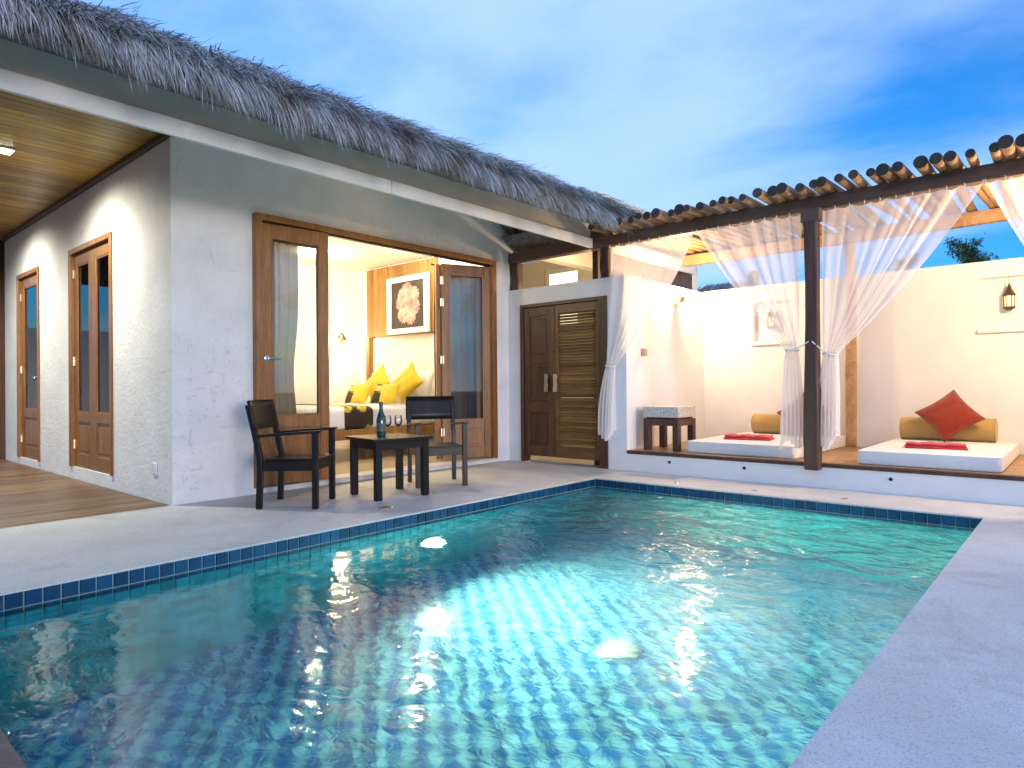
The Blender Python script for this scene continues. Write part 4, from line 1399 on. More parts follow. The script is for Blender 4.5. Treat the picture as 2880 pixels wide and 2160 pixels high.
# ================================================================== daybeds
def soft_box(x0, x1, y0, y1, z0, z1, r_=0.03, sag=0.006, n=14):
    """upholstered slab with rounded edges and slightly crowned top"""
    m = MB()
    nx, ny = n, n
    cx, cy_, hx, hy = (x0 + x1) / 2, (y0 + y1) / 2, (x1 - x0) / 2, (y1 - y0) / 2
    rings = []
    prof = []
    for k in range(7):
        a_ = math.pi / 2 * k / 6
        prof.append((r_ * (1 - math.sin(a_)), z0 + r_ * (1 - math.cos(a_)) if False else z0 + r_ * (1 - math.cos(a_))))
    low = [(r_ * (1 - math.sin(math.pi / 2 * k / 5)), z0 + r_ * (1 - math.cos(math.pi / 2 * k / 5))) for k in range(6)]
    high = [(r_ * (1 - math.cos(math.pi / 2 * k / 5)), z1 - r_ + r_ * math.sin(math.pi / 2 * k / 5)) for k in range(6)]
    loops = low + high + [(r_ + 0.25 * (min(hx, hy) - r_), z1 + sag * 0.7), (min(hx, hy) * 0.85, z1 + sag)]
    pc = 4

    def outline(ins):
        px, py = hx - ins, hy - ins
        cr_ = max(0.002, min(0.045, px * 0.5, py * 0.5))
        o_ = []
        for (sx, sy, a0) in ((1, -1, -90), (1, 1, 0), (-1, 1, 90), (-1, -1, 180)):
            for k in range(pc + 1):
                a_ = R(a0 + 90 * k / pc)
                o_.append((cx + sx * (px - cr_) + cr_ * math.cos(a_), cy_ + sy * (py - cr_) + cr_ * math.sin(a_)))
        return o_
    vs_ = []
    for ins, z in loops:
        vs_ += [(a_, b_, z) for a_, b_ in outline(ins)]
    q = 4 * (pc + 1)
    fs = [(i * q + k, i * q + (k + 1) % q, (i + 1) * q + (k + 1) % q, (i + 1) * q + k) for i in range(len(loops) - 1) for k in range(q)]
    fs += [tuple(range(q))[::-1], tuple((len(loops) - 1) * q + k for k in range(q))]
    return m.add(vs_, fs)


def piping(x0, x1, y0, y1, z, r_=0.005, cr_=0.045, ins=0.004):
    pts = []
    for (cx, cy_, a0) in ((x1 - cr_, y0 + cr_, -90), (x1 - cr_, y1 - cr_, 0), (x0 + cr_, y1 - cr_, 90), (x0 + cr_, y0 + cr_, 180)):
        for k in range(6):
            a_ = R(a0 + 90 * k / 5)
            pts.append((cx + (cr_ - ins) * math.cos(a_), cy_ + (cr_ - ins) * math.sin(a_), z))
    pts.append(pts[0])
    return MB().tube(pts, r_, 6, cap=False)


def daybed(x0, x1, y0, y1, z1, label):
    t = thing('daybed_mattress', label, 'mattress', ((x0 + x1) / 2, (y0 + y1) / 2, PT))
    Mx = Matrix.Translation((-(x0 + x1) / 2, -(y0 + y1) / 2, -PT))
    for nm, mb in (('mattress', soft_box(x0, x1, y0, y1, PT + 0.0008, z1, 0.016)), ('piping', piping(x0, x1, y0, y1, z1 - 0.006))):
        mb.v = [tuple(Mx @ Vector(p)) for p in mb.v]
        mb.build(nm, 'mattress_white', t, sharp=60)


MT = 0.372
daybed(-3.44, -2.235, 6.87, 8.70, MT, 'white daybed mattress behind the post with the left red towel')
daybed(-1.665, -0.555, 6.83, 8.78, MT, 'white daybed mattress right of the post with the rust cushion')


def bolster(x0, x1, y, label):
    r_ = 0.125
    t = thing('bolster', label, 'bolster', ((x0 + x1) / 2, y, MT + 0.004 + r_), 0, 'tan bolsters on the daybeds')
    h = (x1 - x0) / 2
    Mx = Matrix.Rotation(R(90), 4, 'Y')
    prof = [(0.02, -h - 0.004), (r_ * 0.8, -h - 0.006), (r_ * 0.96, -h + 0.004), (r_, -h + 0.02)]
    prof += [(r_ * (1 + 0.012 * math.sin(k * 1.7)), -h + 0.02 + (2 * h - 0.04) * k / 10) for k in range(1, 10)]
    prof += [(r_, h - 0.02), (r_ * 0.96, h - 0.004), (r_ * 0.8, h + 0.006), (0.02, h + 0.004)]
    MB().lathe(prof, 32, M=Mx).build('cover', 'tan_bolster', t, sharp=70)
    for s in (-1, 1):
        ring = [(s * (h - 0.006), (r_ * 0.99) * math.cos(a_), (r_ * 0.99) * math.sin(a_)) for a_ in [2 * math.pi * k / 28 for k in range(29)]]
        MB().tube(ring, 0.006, 6, cap=False).build('piping', 'tan_bolster', t)


bolster(-3.26, -2.44, 8.45, 'tan bolster on the left daybed, mostly hidden by the net curtain')
bolster(-1.60, -0.735, 8.47, 'tan bolster across the right daybed behind the rust cushion')


def cushion_mesh(a_, thick, pinch=0.10, n=18, wr=0.0):
    """square knife-edge cushion in the xz plane, centre at origin, corners drawn out"""
    def surf(sgn):
        def fn(u, v):
            x_, z_ = (u * 2 - 1), (v * 2 - 1)
            ex = 1 - pinch * (1 - z_ * z_) * 1.0
            ez = 1 - pinch * (1 - x_ * x_) * 1.0
            th_ = ((1 - x_ * x_) * (1 - z_ * z_)) ** 0.45
            wv = wr * math.sin(x_ * 7 + z_ * 4) * math.sin(z_ * 6 - x_ * 2) * th_
            return (x_ * a_ * ex, sgn * (thick * th_ + wv), z_ * a_ * ez)
        return fn
    m = MB()
    m.grid(surf(-1), n, n)
    k = len(m.f)
    m2 = MB().grid(surf(1), n, n)
    m.add(m2.v, [f[::-1] for f in m2.f])
    return m


def cushion(name, label, cat, loc, rot, a_, thick, mat, group=None, pinch=0.10):
    t = thing(name, label, cat, loc, 0, group)
    Mx = Matrix.Rotation(rot[2], 4, 'Z') @ Matrix.Rotation(rot[0], 4, 'X') @ Matrix.Rotation(rot[1], 4, 'Y')
    m = cushion_mesh(a_, thick, pinch, wr=0.006)
    m.v = [tuple(Mx @ Vector(p)) for p in m.v]
    me = m.mesh('cover', mat, sharp=180)
    bm = bmesh.new(); bm.from_mesh(me)
    bmesh.ops.remove_doubles(bm, verts=bm.verts, dist=0.0008)
    bm.to_mesh(me); bm.free()
    link('cover', me, t)
    pts = []
    for s_ in range(4):
        for k in range(12):
            q = -1 + 2 * k / 12
            e = 1 - pinch * (1 - q * q)
            p = [(q * a_, 0, -a_ * e), (a_ * e, 0, q * a_), (-q * a_, 0, a_ * e), (-a_ * e, 0, -q * a_)][s_]
            pts.append(Mx @ Vector(p))
    pts.append(pts[0])
    MB().tube(pts, 0.0045, 6, cap=False).build('piping', mat, t)
    return t


cushion('cushion', 'rust red square cushion standing on one corner against the bolster', 'cushion', (-1.12, 8.27, MT + 0.285), (R(-30), R(51), R(4)), 0.222, 0.075, 'rust_cushion', 'rust cushions on the daybeds')
cushion('cushion', 'rust red cushion on the left daybed, half hidden by the net curtain', 'cushion', (-2.59, 8.27, MT + 0.285), (R(-28), R(44), R(2)), 0.225, 0.075, 'rust_cushion', 'rust cushions on the daybeds')


def towel(loc, rz, w_, d_, label):
    t = thing('folded_towel', label, 'towel', loc, rz, 'red towels on the daybeds')
    rd = random.Random(int(loc[0] * 100))
    for k in range(2):
        z0 = k * 0.027
        ww, dd = w_ / 2 - 0.012 * k, d_ / 2 - 0.014 * k
        m = MB()
        th_ = 0.024
        n, q = 26, 12
        prof = [(-dd + 0.004 * math.cos(a_) * 0 + (0.012 * -math.sin(a_)), th_ / 2 - th_ / 2 * math.cos(a_)) for a_ in [math.pi * i / 6 for i in range(7)]]
        prof = prof + [(dd, th_), (dd + 0.004, th_ * 0.66), (dd, th_ * 0.6), (dd + 0.004, th_ * 0.3), (dd, 0.0)]

        def fn(u, v):
            i = v * (len(prof) - 1)
            i0 = min(int(i), len(prof) - 2)
            f_ = i - i0
            py = prof[i0][0] + (prof[i0 + 1][0] - prof[i0][0]) * f_
            pz = prof[i0][1] + (prof[i0 + 1][1] - prof[i0][1]) * f_
            x_ = (u * 2 - 1) * ww
            wv = 0.003 * math.sin(u * 17 + k) + 0.002 * math.sin(u * 41 + v * 5)
            return (x_ + 0.006 * math.sin(v * 9 + k), py + 0.004 * math.sin(u * 11 + k * 2), z0 + max(0.0, pz + (wv if pz > 0.004 else 0)))
        m.grid(fn, n, len(prof) - 1)
        # ends: rolled layers
        for s in (-1, 1):
            vs_ = [fn(0 if s < 0 else 1, j / (len(prof) - 1)) for j in range(len(prof))]
            m.add(vs_, [tuple(range(len(vs_)))[:: (1 if s < 0 else -1)]])
        m.build('fold', 'red_towel', t, sharp=50)


towel((-1.115, 7.40, MT + 0.003), R(9), 0.50, 0.24, 'folded red towel in front of the rust cushion on the right daybed')
towel((-2.93, 7.42, MT + 0.003), R(10), 0.50, 0.28, 'folded red towel on the left daybed')

# side table with mosaic top
t = thing('side_table', 'dark wooden side table with a speckled mosaic block top beside the daybed', 'side table', (-3.76, 7.11, PT))
hw = 0.225
for sx in (-1, 1):
    for sy in (-1, 1):
        MB().box(sx * hw - (0.075 if sx > 0 else 0), sx * hw + (0.075 if sx < 0 else 0), sy * hw - (0.075 if sy > 0 else 0), sy * hw + (0.075 if sy < 0 else 0), 0.0005, 0.368).build('leg', 'post_wood', t, 0.004)
ap = MB()
ap.box(-hw + 0.076, hw - 0.076, -hw + 0.006, -hw + 0.05, 0.29, 0.366); ap.box(-hw + 0.076, hw - 0.076, hw - 0.05, hw - 0.006, 0.29, 0.366)
ap.box(-hw + 0.006, -hw + 0.05, -hw + 0.076, hw - 0.076, 0.29, 0.366); ap.box(hw - 0.05, hw - 0.006, -hw + 0.076, hw - 0.076, 0.29, 0.366)
ap.build('apron', 'post_wood', t, 0.003)
MB().box(-hw + 0.03, hw - 0.03, -hw + 0.03, hw - 0.03, 0.3685, 0.386).build('spacer', 'post_wood', t)


def mosaic_mat():
    m, tt, p, l = newmat('mosaic')
    mp_ = coords(tt)
    v = nd(tt, 'ShaderNodeTexVoronoi', i_Scale=120.0, i_Randomness=0.25)
    l.new(mp_.outputs[0], v.inputs['Vector'])
    s_ = nd(tt, 'ShaderNodeSeparateColor')
    l.new(v.outputs['Color'], s_.inputs[0])
    r_ = ramp(tt, [(0.0, (0.30, 0.27, 0.25)), (0.3, (0.62, 0.58, 0.53)), (0.8, (0.80, 0.76, 0.70))])
    l.new(s_.outputs[0], r_.inputs[0])
    v2 = nd(tt, 'ShaderNodeTexVoronoi', i_Scale=120.0, i_Randomness=0.25, feature='DISTANCE_TO_EDGE')
    l.new(mp_.outputs[0], v2.inputs['Vector'])
    e = ramp(tt, [(0.02, (0.35, 0.33, 0.3)), (0.09, (1, 1, 1))])
    l.new(v2.outputs['Distance'], e.inputs[0])
    mx = nd(tt, 'ShaderNodeMix', data_type='RGBA', blend_type='MULTIPLY'); mx.inputs[0].default_value = 1
    l.new(r_.outputs[0], mx.inputs[6]); l.new(e.outputs[0], mx.inputs[7])
    l.new(mx.outputs[2], p.inputs['Base Color'])
    b_ = nd(tt, 'ShaderNodeBump', i_Strength=0.6, i_Distance=0.003)
    l.new(e.outputs[0], b_.inputs['Height']); l.new(b_.outputs[0], p.inputs['Normal'])
    p.inputs['Roughness'].default_value = 0.35
    MATS['mosaic'] = m


mosaic_mat()
MB().box(-hw, hw, -hw, hw, 0.3865, 0.51).build('top_block', 'mosaic', t, 0.004)


# ================================================================== terrace furniture
def armchair(loc, rz, label):
    """local +x is the direction the sitter faces"""
    t = thing('armchair', label, 'chair', loc, rz, 'dark wooden armchairs on the terrace')
    D, W = 0.26, 0.265
    ls = 0.024
    for s in (-1, 1):
        yy = s * (W - ls)
        # front post carries the arm
        MB().box(D - 2 * ls, D, yy - ls, yy + ls, 0.0, 0.628).build('leg', 'chair_wood', t, 0.004)
        # back post, raked above the seat
        m = MB()
        secs = [(-D, 0.0), (-D + 0.012, 0.30), (-D + 0.010, 0.42), (-D - 0.035, 0.65), (-D - 0.085, 0.865)]
        vs_ = []
        for (xx, zz) in secs:
            vs_ += [(xx, yy - ls * 0.85, zz), (xx + 2 * ls, yy - ls * 0.85, zz), (xx + 2 * ls, yy + ls * 0.85, zz), (xx, yy + ls * 0.85, zz)]
        n = len(secs) - 1
        fs = [(i * 4 + k, i * 4 + (k + 1) % 4, (i + 1) * 4 + (k + 1) % 4, (i + 1) * 4 + k) for i in range(n) for k in range(4)]
        fs += [(3, 2, 1, 0), tuple(n * 4 + k for k in range(4))]
        m.add(vs_, fs).build('leg', 'chair_wood', t, 0.004)
        # arm board
        m = MB()
        a0, a1 = (-D - 0.02, 0.600), (D + 0.02, 0.640)
        vs_ = []
        for (xx, zz, hwid) in ((a0[0], a0[1], 0.022), (a0[0] + 0.25, 0.620, 0.030), (a1[0], a1[1], 0.034)):
            vs_ += [(xx, yy - hwid, zz - 0.010), (xx, yy + hwid, zz - 0.010), (xx, yy + hwid, zz + 0.012), (xx, yy - hwid, zz + 0.012)]
        fs = [(i * 4 + k, i * 4 + (k + 1) % 4, (i + 1) * 4 + (k + 1) % 4, (i + 1) * 4 + k) for i in range(2) for k in range(4)] + [(3, 2, 1, 0), (8, 9, 10, 11)]
        m.add(vs_, [f[::-1] for f in fs]).build('arm', 'chair_wood', t, 0.004)
        MB().box(-D + 0.06, D - 2 * ls - 0.001, yy - 0.013, yy + 0.013, 0.315, 0.395).build('side_rail', 'chair_wood', t, 0.003)
    MB().box(D - 2 * ls + 0.010, D - 0.010, -W + 2 * ls + 0.001, W - 2 * ls - 0.001, 0.315, 0.395).build('front_rail', 'chair_wood', t, 0.003)
    MB().box(-D + 0.014, -D + 0.038, -W + 2 * ls, W - 2 * ls, 0.315, 0.385).build('back_rail', 'chair_wood', t, 0.003)
    MB().box(-D + 0.062, D - 2 * ls - 0.001 + 0.045, -W + 2 * ls + 0.002, W - 2 * ls - 0.002, 0.3955, 0.412).build('seat', 'chair_wood', t, 0.004)
    # broad curved back board
    def fn(u, v):
        yb = (u * 2 - 1) * (W + 0.004)
        zb_ = 0.66 + 0.245 * v
        xb = -D - 0.037 - (zb_ - 0.65) * 0.232 + 0.05 - 0.022 * (1 - (u * 2 - 1) ** 2)
        return (xb, yb * (1 - 0.02 * v), zb_)
    m = MB().grid(fn, 16, 4)
    o = m.build('back_board', 'chair_wood', t, sharp=60)
    sm = o.modifiers.new('thick', 'SOLIDIFY'); sm.thickness = 0.02; sm.offset = -1
    return t


armchair((-5.18, 3.05, 0.0), R(40.5), 'dark wooden armchair turned sideways by the left door leaf')
armchair((-5.115, 4.615, 0.0), R(-30), 'dark wooden armchair facing the pool by the right door leaf')

tx, ty, ta, ts = -4.74, 3.58, R(-10), 0.48
cx = tx + ts * (-0.5 * math.cos(ta) - 0.5 * math.sin(ta))
cyy = ty + ts * (-0.5 * math.sin(ta) + 0.5 * math.cos(ta))
t = thing('terrace_table', 'small square dark wooden table between the two armchairs', 'table', (cx, cyy, 0), ta)
TT = 0.548
for sx in (-1, 1):
    for sy in (-1, 1):
        a_, b_ = sx * 0.24, sy * 0.24
        MB().box(a_ - 0.03, a_ + 0.03, b_ - 0.03, b_ + 0.03, 0.0, TT - 0.026).build('leg', 'chair_wood', t, 0.004)
ap = MB()
for s in (-1, 1):
    ap.box(-0.209, 0.209, s * 0.25 - 0.012, s * 0.25 + 0.012, TT - 0.10, TT - 0.027)
    ap.box(s * 0.25 - 0.012, s * 0.25 + 0.012, -0.209, 0.209, TT - 0.10, TT - 0.027)
ap.build('apron', 'chair_wood', t, 0.003)
MB().box(-0.30, 0.30, -0.30, 0.30, TT - 0.0255, TT).build('table_top', 'chair_wood', t, 0.005)

plain('bottle_glass', (0.004, 0.045, 0.028), 0.06, spec=0.8)
plain('foil', (0.06, 0.10, 0.12), 0.35, 0.6)
plain('label_paper', (0.10, 0.11, 0.10), 0.5)
bt = thing('champagne_bottle', 'dark green champagne bottle with foil neck on the terrace table', 'bottle', (-4.93, 3.765, TT + 0.0005))
MB().lathe([(0.036, 0.0), (0.042, 0.004), (0.043, 0.03), (0.0435, 0.15), (0.041, 0.17), (0.030, 0.205), (0.020, 0.235), (0.0165, 0.26)], 28).build('body', 'bottle_glass', bt)
MB().lathe([(0.0172, 0.255), (0.0165, 0.285), (0.0175, 0.29), (0.018, 0.315), (0.0155, 0.322), (0.001, 0.324)], 20).build('foil', 'foil', bt)
lab = MB()
n = 18
for i in range(n):
    a0, a1 = -1.6 + 3.2 * i / n - 0.4, -1.6 + 3.2 * (i + 1) / n - 0.4
    r_ = 0.0441
    lab.add([(r_ * math.cos(a0), r_ * math.sin(a0), 0.05), (r_ * math.cos(a1), r_ * math.sin(a1), 0.05), (r_ * math.cos(a1), r_ * math.sin(a1), 0.125), (r_ * math.cos(a0), r_ * math.sin(a0), 0.125)], [(0, 1, 2, 3)])
lab.build('label', 'label_paper', bt)
pane_glass('wine_glass', (0.96, 0.96, 0.96), 1.5)
for k, (gx, gy, lab_) in enumerate(((-4.97, 3.87, 'clear wine glass standing next to the champagne bottle'), (-4.93, 3.965, 'clear wine glass farther right of the champagne bottle'))):
    gt = thing('wine_glass', lab_, 'glass', (gx, gy, TT + 0.0005), 0, 'wine glasses on the terrace table')
    MB().lathe([(0.034, 0.0), (0.034, 0.002), (0.008, 0.007), (0.004, 0.012)], 20).build('foot', 'wine_glass', gt)
    MB().tube([(0, 0, 0.011), (0, 0, 0.085)], 0.0042, 10).build('stem', 'wine_glass', gt)
    b_ = MB()
    prof = [(0.004, 0.086), (0.020, 0.094), (0.034, 0.115), (0.038, 0.140), (0.034, 0.170), (0.029, 0.190), (0.0275, 0.190), (0.0325, 0.168), (0.0365, 0.140), (0.0325, 0.117), (0.019, 0.097), (0.003, 0.090)]
    b_.lathe(prof, 24).build('bowl', 'wine_glass', gt)

# ================================================================== bedroom
FL = 0.0505
bed = thing('double_bed', 'double bed with white linen and timber base inside the bedroom', 'bed', (-8.05, 5.4, FL))
B = lambda nm, mat, x0, x1, y0, y1, z0, z1, bv=0.0: MB().box(x0 + 8.05, x1 + 8.05, y0 - 5.4, y1 - 5.4, z0 - FL, z1 - FL).build(nm, mat, bed, bv)
bx0, bx1, by0, by1 = -8.92, -7.20, 4.36, 6.52
B('bed_frame', 'headboard_wood', bx0, bx1, by0, by1, 0.33, 0.46, 0.006)
for (a_, b_) in ((bx0 + 0.15, by0 + 0.2), (bx1 - 0.25, by0 + 0.2), (bx0 + 0.15, by1 - 0.3), (bx1 - 0.25, by1 - 0.3)):
    B('leg', 'teak_dark', a_, a_ + 0.1, b_, b_ + 0.1, FL + 0.0005, 0.3295)
mm = soft_box(bx0 + 0.03, bx1 - 0.01, by0 + 0.03, by1 - 0.02, 0.4605, 0.755, 0.07, 0.012)
mm.v = [(p[0] + 8.05, p[1] - 5.4, p[2] - FL) for p in mm.v]
mm.build('mattress', 'linen_white', bed, sharp=70)
B('bed_back', 'headboard_wood', -8.93, -8.84, 6.521, 6.60, FL, 1.82, 0.004)
mm = soft_box(bx0 + 0.025, bx1 - 0.004, 4.90, 5.40, 0.456, 0.7625, 0.075, 0.013)
mm.v = [(p[0], p[1], p[2]) for p in mm.v]
run = mm.build('bed_runner', 'flower_cloth', None, sharp=70)
tag(run, 'brown bed runner with big yellow flowers across the white bed', 'bed runner')

hp = thing('headboard_panel', 'tall honey timber plank panel on the wall above the bed', 'wall panel', (-8.10, 6.618, 1.83))
npk = 9
for i in range(npk):
    x0 = -0.845 + i * 1.69 / npk
    me = MB().box(x0 + 0.003, x0 + 1.69 / npk - 0.003, -0.06 - random.uniform(0, 0.012), 0.0, 0.0, 1.10).mesh('plank', 'headboard_wood', smooth=False)
    link('plank', me, hp, 0.004)
box('wall_recess', 'room_white', hp, -0.82, 0.84, -0.02, -0.001, -1.2, -0.01)

# framed flower print
pic = thing('framed_picture', 'white framed picture of a pink flower on black above the bed', 'picture', (-7.84, 6.53, 1.83))
PW, PH = 0.985, 0.885
f = MB()
hw_ = PW / 2
bd = 0.105
f.box(-hw_, -hw_ + bd, -0.045, 0.0, 0, PH); f.box(hw_ - bd, hw_, -0.045, 0.0, 0, PH)
f.box(-hw_ + bd, hw_ - bd, -0.045, 0.0, 0, bd - 0.02); f.box(-hw_ + bd, hw_ - bd, -0.045, 0.0, PH - bd + 0.02, PH)
f.build('frame', 'white_paint', pic, 0.006)
box('print', 'print_black', pic, -hw_ + bd, hw_ - bd, -0.022, -0.012, bd - 0.02, PH - bd + 0.02)


def petal_mat():
    m, tt, p, l = newmat('petal')
    mp_ = coords(tt)
    n = nd(tt, 'ShaderNodeTexNoise', i_Scale=9.0, i_Detail=6.0, i_Roughness=0.7)
    l.new(mp_.outputs[0], n.inputs['Vector'])
    r_ = ramp(tt, [(0.38, (0.40, 0.11, 0.10)), (0.50, (0.55, 0.27, 0.24)), (0.64, (0.64, 0.48, 0.44))])
    l.new(n.outputs['Fac'], r_.inputs[0])
    oi = nd(tt, 'ShaderNodeObjectInfo')
    mr_ = nd(tt, 'ShaderNodeMapRange'); mr_.inputs['To Min'].default_value = 0.78; mr_.inputs['To Max'].default_value = 1.12
    l.new(oi.outputs['Random'], mr_.inputs[0])
    vm_ = nd(tt, 'ShaderNodeVectorMath', operation='SCALE')
    l.new(r_.outputs[0], vm_.inputs[0]); l.new(mr_.outputs[0], vm_.inputs['Scale'])
    l.new(vm_.outputs[0], p.inputs['Base Color'])
    p.inputs['Roughness'].default_value = 0.6
    MATS['petal'] = m


petal_mat()
plain('stamen', (0.55, 0.22, 0.04), 0.6)
fcx, fcz = 0.0, PH / 2 + 0.02
for k, (ang, ln, wd) in enumerate(((95, 0.32, 0.17), (40, 0.31, 0.17), (-18, 0.29, 0.17), (-72, 0.33, 0.18), (-126, 0.32, 0.18), (178, 0.29, 0.14), (137, 0.29, 0.14))):
    a_ = R(ang)
    vs_ = [(fcx, -0.024 - 0.0006 * k, fcz)]
    nn = 28
    for i in range(nn + 1):
        t_ = i / nn
        wob = 1 + 0.06 * math.sin(i * 2.1 + k) + 0.04 * math.sin(i * 4.7)
        s_ = math.sin(math.pi * t_)
        u_ = ln * (0.25 + 0.75 * s_ ** 0.55) * wob * (1.0 if 0.1 < t_ < 0.9 else 0.8)
        v_ = wd * math.cos(math.pi * t_) * (0.35 + 0.65 * s_ ** 0.5) * 0.95
        vs_.append((fcx + (u_ * math.cos(a_) - v_ * math.sin(a_)) * 0.95, -0.0225 - 0.0007 * k, fcz + u_ * math.sin(a_) + v_ * math.cos(a_)))
    MB().add(vs_, [(0, i + 1, i + 2) for i in range(nn)]).build('flower_petal', 'petal', pic, smooth=False)
MB().lathe([(0.035, 0.0), (0.03, 0.002)], 16, M=Matrix.Translation((fcx, -0.029, fcz)) @ Matrix.Rotation(R(90), 4, 'X')).build('flower_eye', 'stamen', pic)

# pillows: white sleepers at the back, yellow diamonds, patterned and plain bolsters in front
zt_b = 0.765
cushion('pillow', 'large white pillow at the right of the bed head', 'pillow', (-7.42, 6.36, zt_b + 0.225), (R(-16), 0, R(3)), 0.26, 0.085, 'linen_white', 'pillows on the bed', 0.05)
cushion('pillow', 'large white pillow at the left of the bed head', 'pillow', (-8.40, 6.36, zt_b + 0.225), (R(-16), 0, R(-3)), 0.26, 0.085, 'linen_white', 'pillows on the bed', 0.05)
cushion('pillow', 'yellow silk pillow standing on its corner, right one of the bed', 'pillow', (-7.40, 6.12, zt_b + 0.305), (R(-20), R(45), R(4)), 0.232, 0.075, 'yellow_silk', 'pillows on the bed')
cushion('pillow', 'yellow silk pillow standing on its corner, left one of the bed', 'pillow', (-8.10, 6.12, zt_b + 0.305), (R(-20), R(45), R(-2)), 0.232, 0.075, 'yellow_silk', 'pillows on the bed')
cushion('pillow', 'brown flowered pillow in front of the right yellow pillow', 'pillow', (-7.74, 5.92, zt_b + 0.145), (R(-26), R(4), R(6)), 0.155, 0.07, 'flower_cloth', 'pillows on the bed')
cushion('pillow', 'brown flowered pillow in front of the left yellow pillow', 'pillow', (-8.42, 5.92, zt_b + 0.145), (R(-26), R(-4), R(-4)), 0.155, 0.07, 'flower_cloth', 'pillows on the bed')
cushion('pillow', 'small plain yellow pillow in front of the right flowered pillow', 'pillow', (-7.40, 5.80, zt_b + 0.15), (R(-24), R(-6), R(8)), 0.165, 0.07, 'yellow_silk', 'pillows on the bed')
cushion('pillow', 'small plain yellow pillow in front of the left flowered pillow', 'pillow', (-8.06, 5.80, zt_b + 0.15), (R(-24), R(5), R(4)), 0.165, 0.07, 'yellow_silk', 'pillows on the bed')

# lamps in the bedroom
t = thing('reading_lamp', 'small brass reading lamp on the bright bedroom wall by the bed', 'wall lamp', (-9.30, 6.30, 1.78))
MB().lathe([(0.045, 0.0), (0.045, 0.014), (0.02, 0.02)], 18, M=Matrix.Rotation(R(90), 4, 'Y')).build('wall_plate', 'brass', t)
MB().tube([(0.015, 0, 0), (0.09, 0, 0.02), (0.13, -0.03, 0.03)], 0.009, 8).build('arm', 'brass', t)
Ml = Matrix.Translation((0.13, -0.03, 0.03)) @ Matrix.Rotation(R(60), 4, 'X')
MB().lathe([(0.02, -0.03), (0.032, 0.0), (0.062, 0.09), (0.058, 0.09), (0.028, 0.0)], 18, M=Ml).build('shade', 'bronze', t)
MB().lathe([(0.001, 0.02), (0.024, 0.035), (0.024, 0.06), (0.001, 0.075)], 12, M=Ml).build('bulb', 'lamp_warm', t)
point_light('reading_bulb', t, (0.17, -0.16, -0.02), 14, WARM, 0.04)
for (x, y, lab_) in ((-7.3, 3.6, 'recessed ceiling light near the bedroom door'), (-8.3, 5.2, 'recessed ceiling light over the bed foot'), (-6.9, 5.9, 'recessed ceiling light beside the bed head')):
    t = thing('ceiling_light', lab_, 'ceiling light', (x, y, 2.96), 0, 'ceiling lights of the bedroom')
    MB().lathe([(0.075, -0.0005), (0.075, -0.012), (0.06, -0.014)], 22).build('rim', 'white_paint', t)
    MB().lathe([(0.055, -0.0145), (0.04, -0.022), (0.001, -0.024)], 18).build('lens', 'lamp_warm', t)
    point_light('ceiling_bulb', t, (0, 0, -0.10), 42, (1.0, 0.83, 0.55), 0.045)


def drape(name, label, p0, p1, z0, z1, mat, nf, amp, gather=None, seed=0):
    """hanging curtain between two plan points"""
    rd = random.Random(seed)
    ph = rd.uniform(0, 6)
    p0, p1 = Vector(p0), Vector(p1)
    d = (p1 - p0)
    nrm = Vector((-d.y, d.x)).normalized()

    def fn(u, v):
        z_ = z1 + (z0 - z1) * v
        wdt = 1.0
        if gather:
            wdt = 1 - gather[1] * math.exp(-((z_ - gather[0]) / 0.45) ** 2)
        q = p0 + d * (u * wdt)
        o_ = amp * math.sin(u * 2 * math.pi * nf + ph + 0.7 * math.sin(v * 4 + u * 3)) * (0.7 + 0.5 * v)
        q = q + nrm * o_
        return (q.x - p0.x, q.y - p0.y, z_ - z1)
    t = thing(name, label, 'curtain', (p0.x, p0.y, z1))
    MB().grid(fn, 90, 26).build('cloth', mat, t, sharp=180)
    MB().tube([(-0.05 * d.x / d.length, -0.05 * d.y / d.length, 0.01), (d.x * 1.03, d.y * 1.03, 0.01)], 0.012, 8).build('rail', 'teak_dark', t)
    return t


drape('door_curtain', 'brown sheer curtain behind the glass of the left folding door', (-6.36, 3.16), (-6.36, 3.78), 0.08, 2.62, 'net_brown', 6, 0.03, (1.15, 0.10), 1)
drape('door_curtain', 'brown sheer curtain behind the glass of the right folding door', (-6.52, 5.86), (-6.46, 6.58), 0.08, 2.62, 'curtain_brown', 7, 0.03, None, 2)
drape('door_curtain', 'dark drape behind the right pane of the double side door', (-7.98, YC + 0.26), (-7.25, YC + 0.26), 0.08, 2.66, 'curtain_brown', 7, 0.025, None, 3)
drape('door_curtain', 'dark drape behind the left pane of the double side door', (-8.80, YC + 0.26), (-8.50, YC + 0.26), 0.08, 2.66, 'curtain_brown', 4, 0.025, None, 4)

# ================================================================== beyond the walls
bwall = tag(box('boundary_wall', 'plaster_smooth', None, -16.0, -15.8, -3.0, 5.0, -0.05, 2.25), 'white boundary wall past the end of the porch', 'wall')


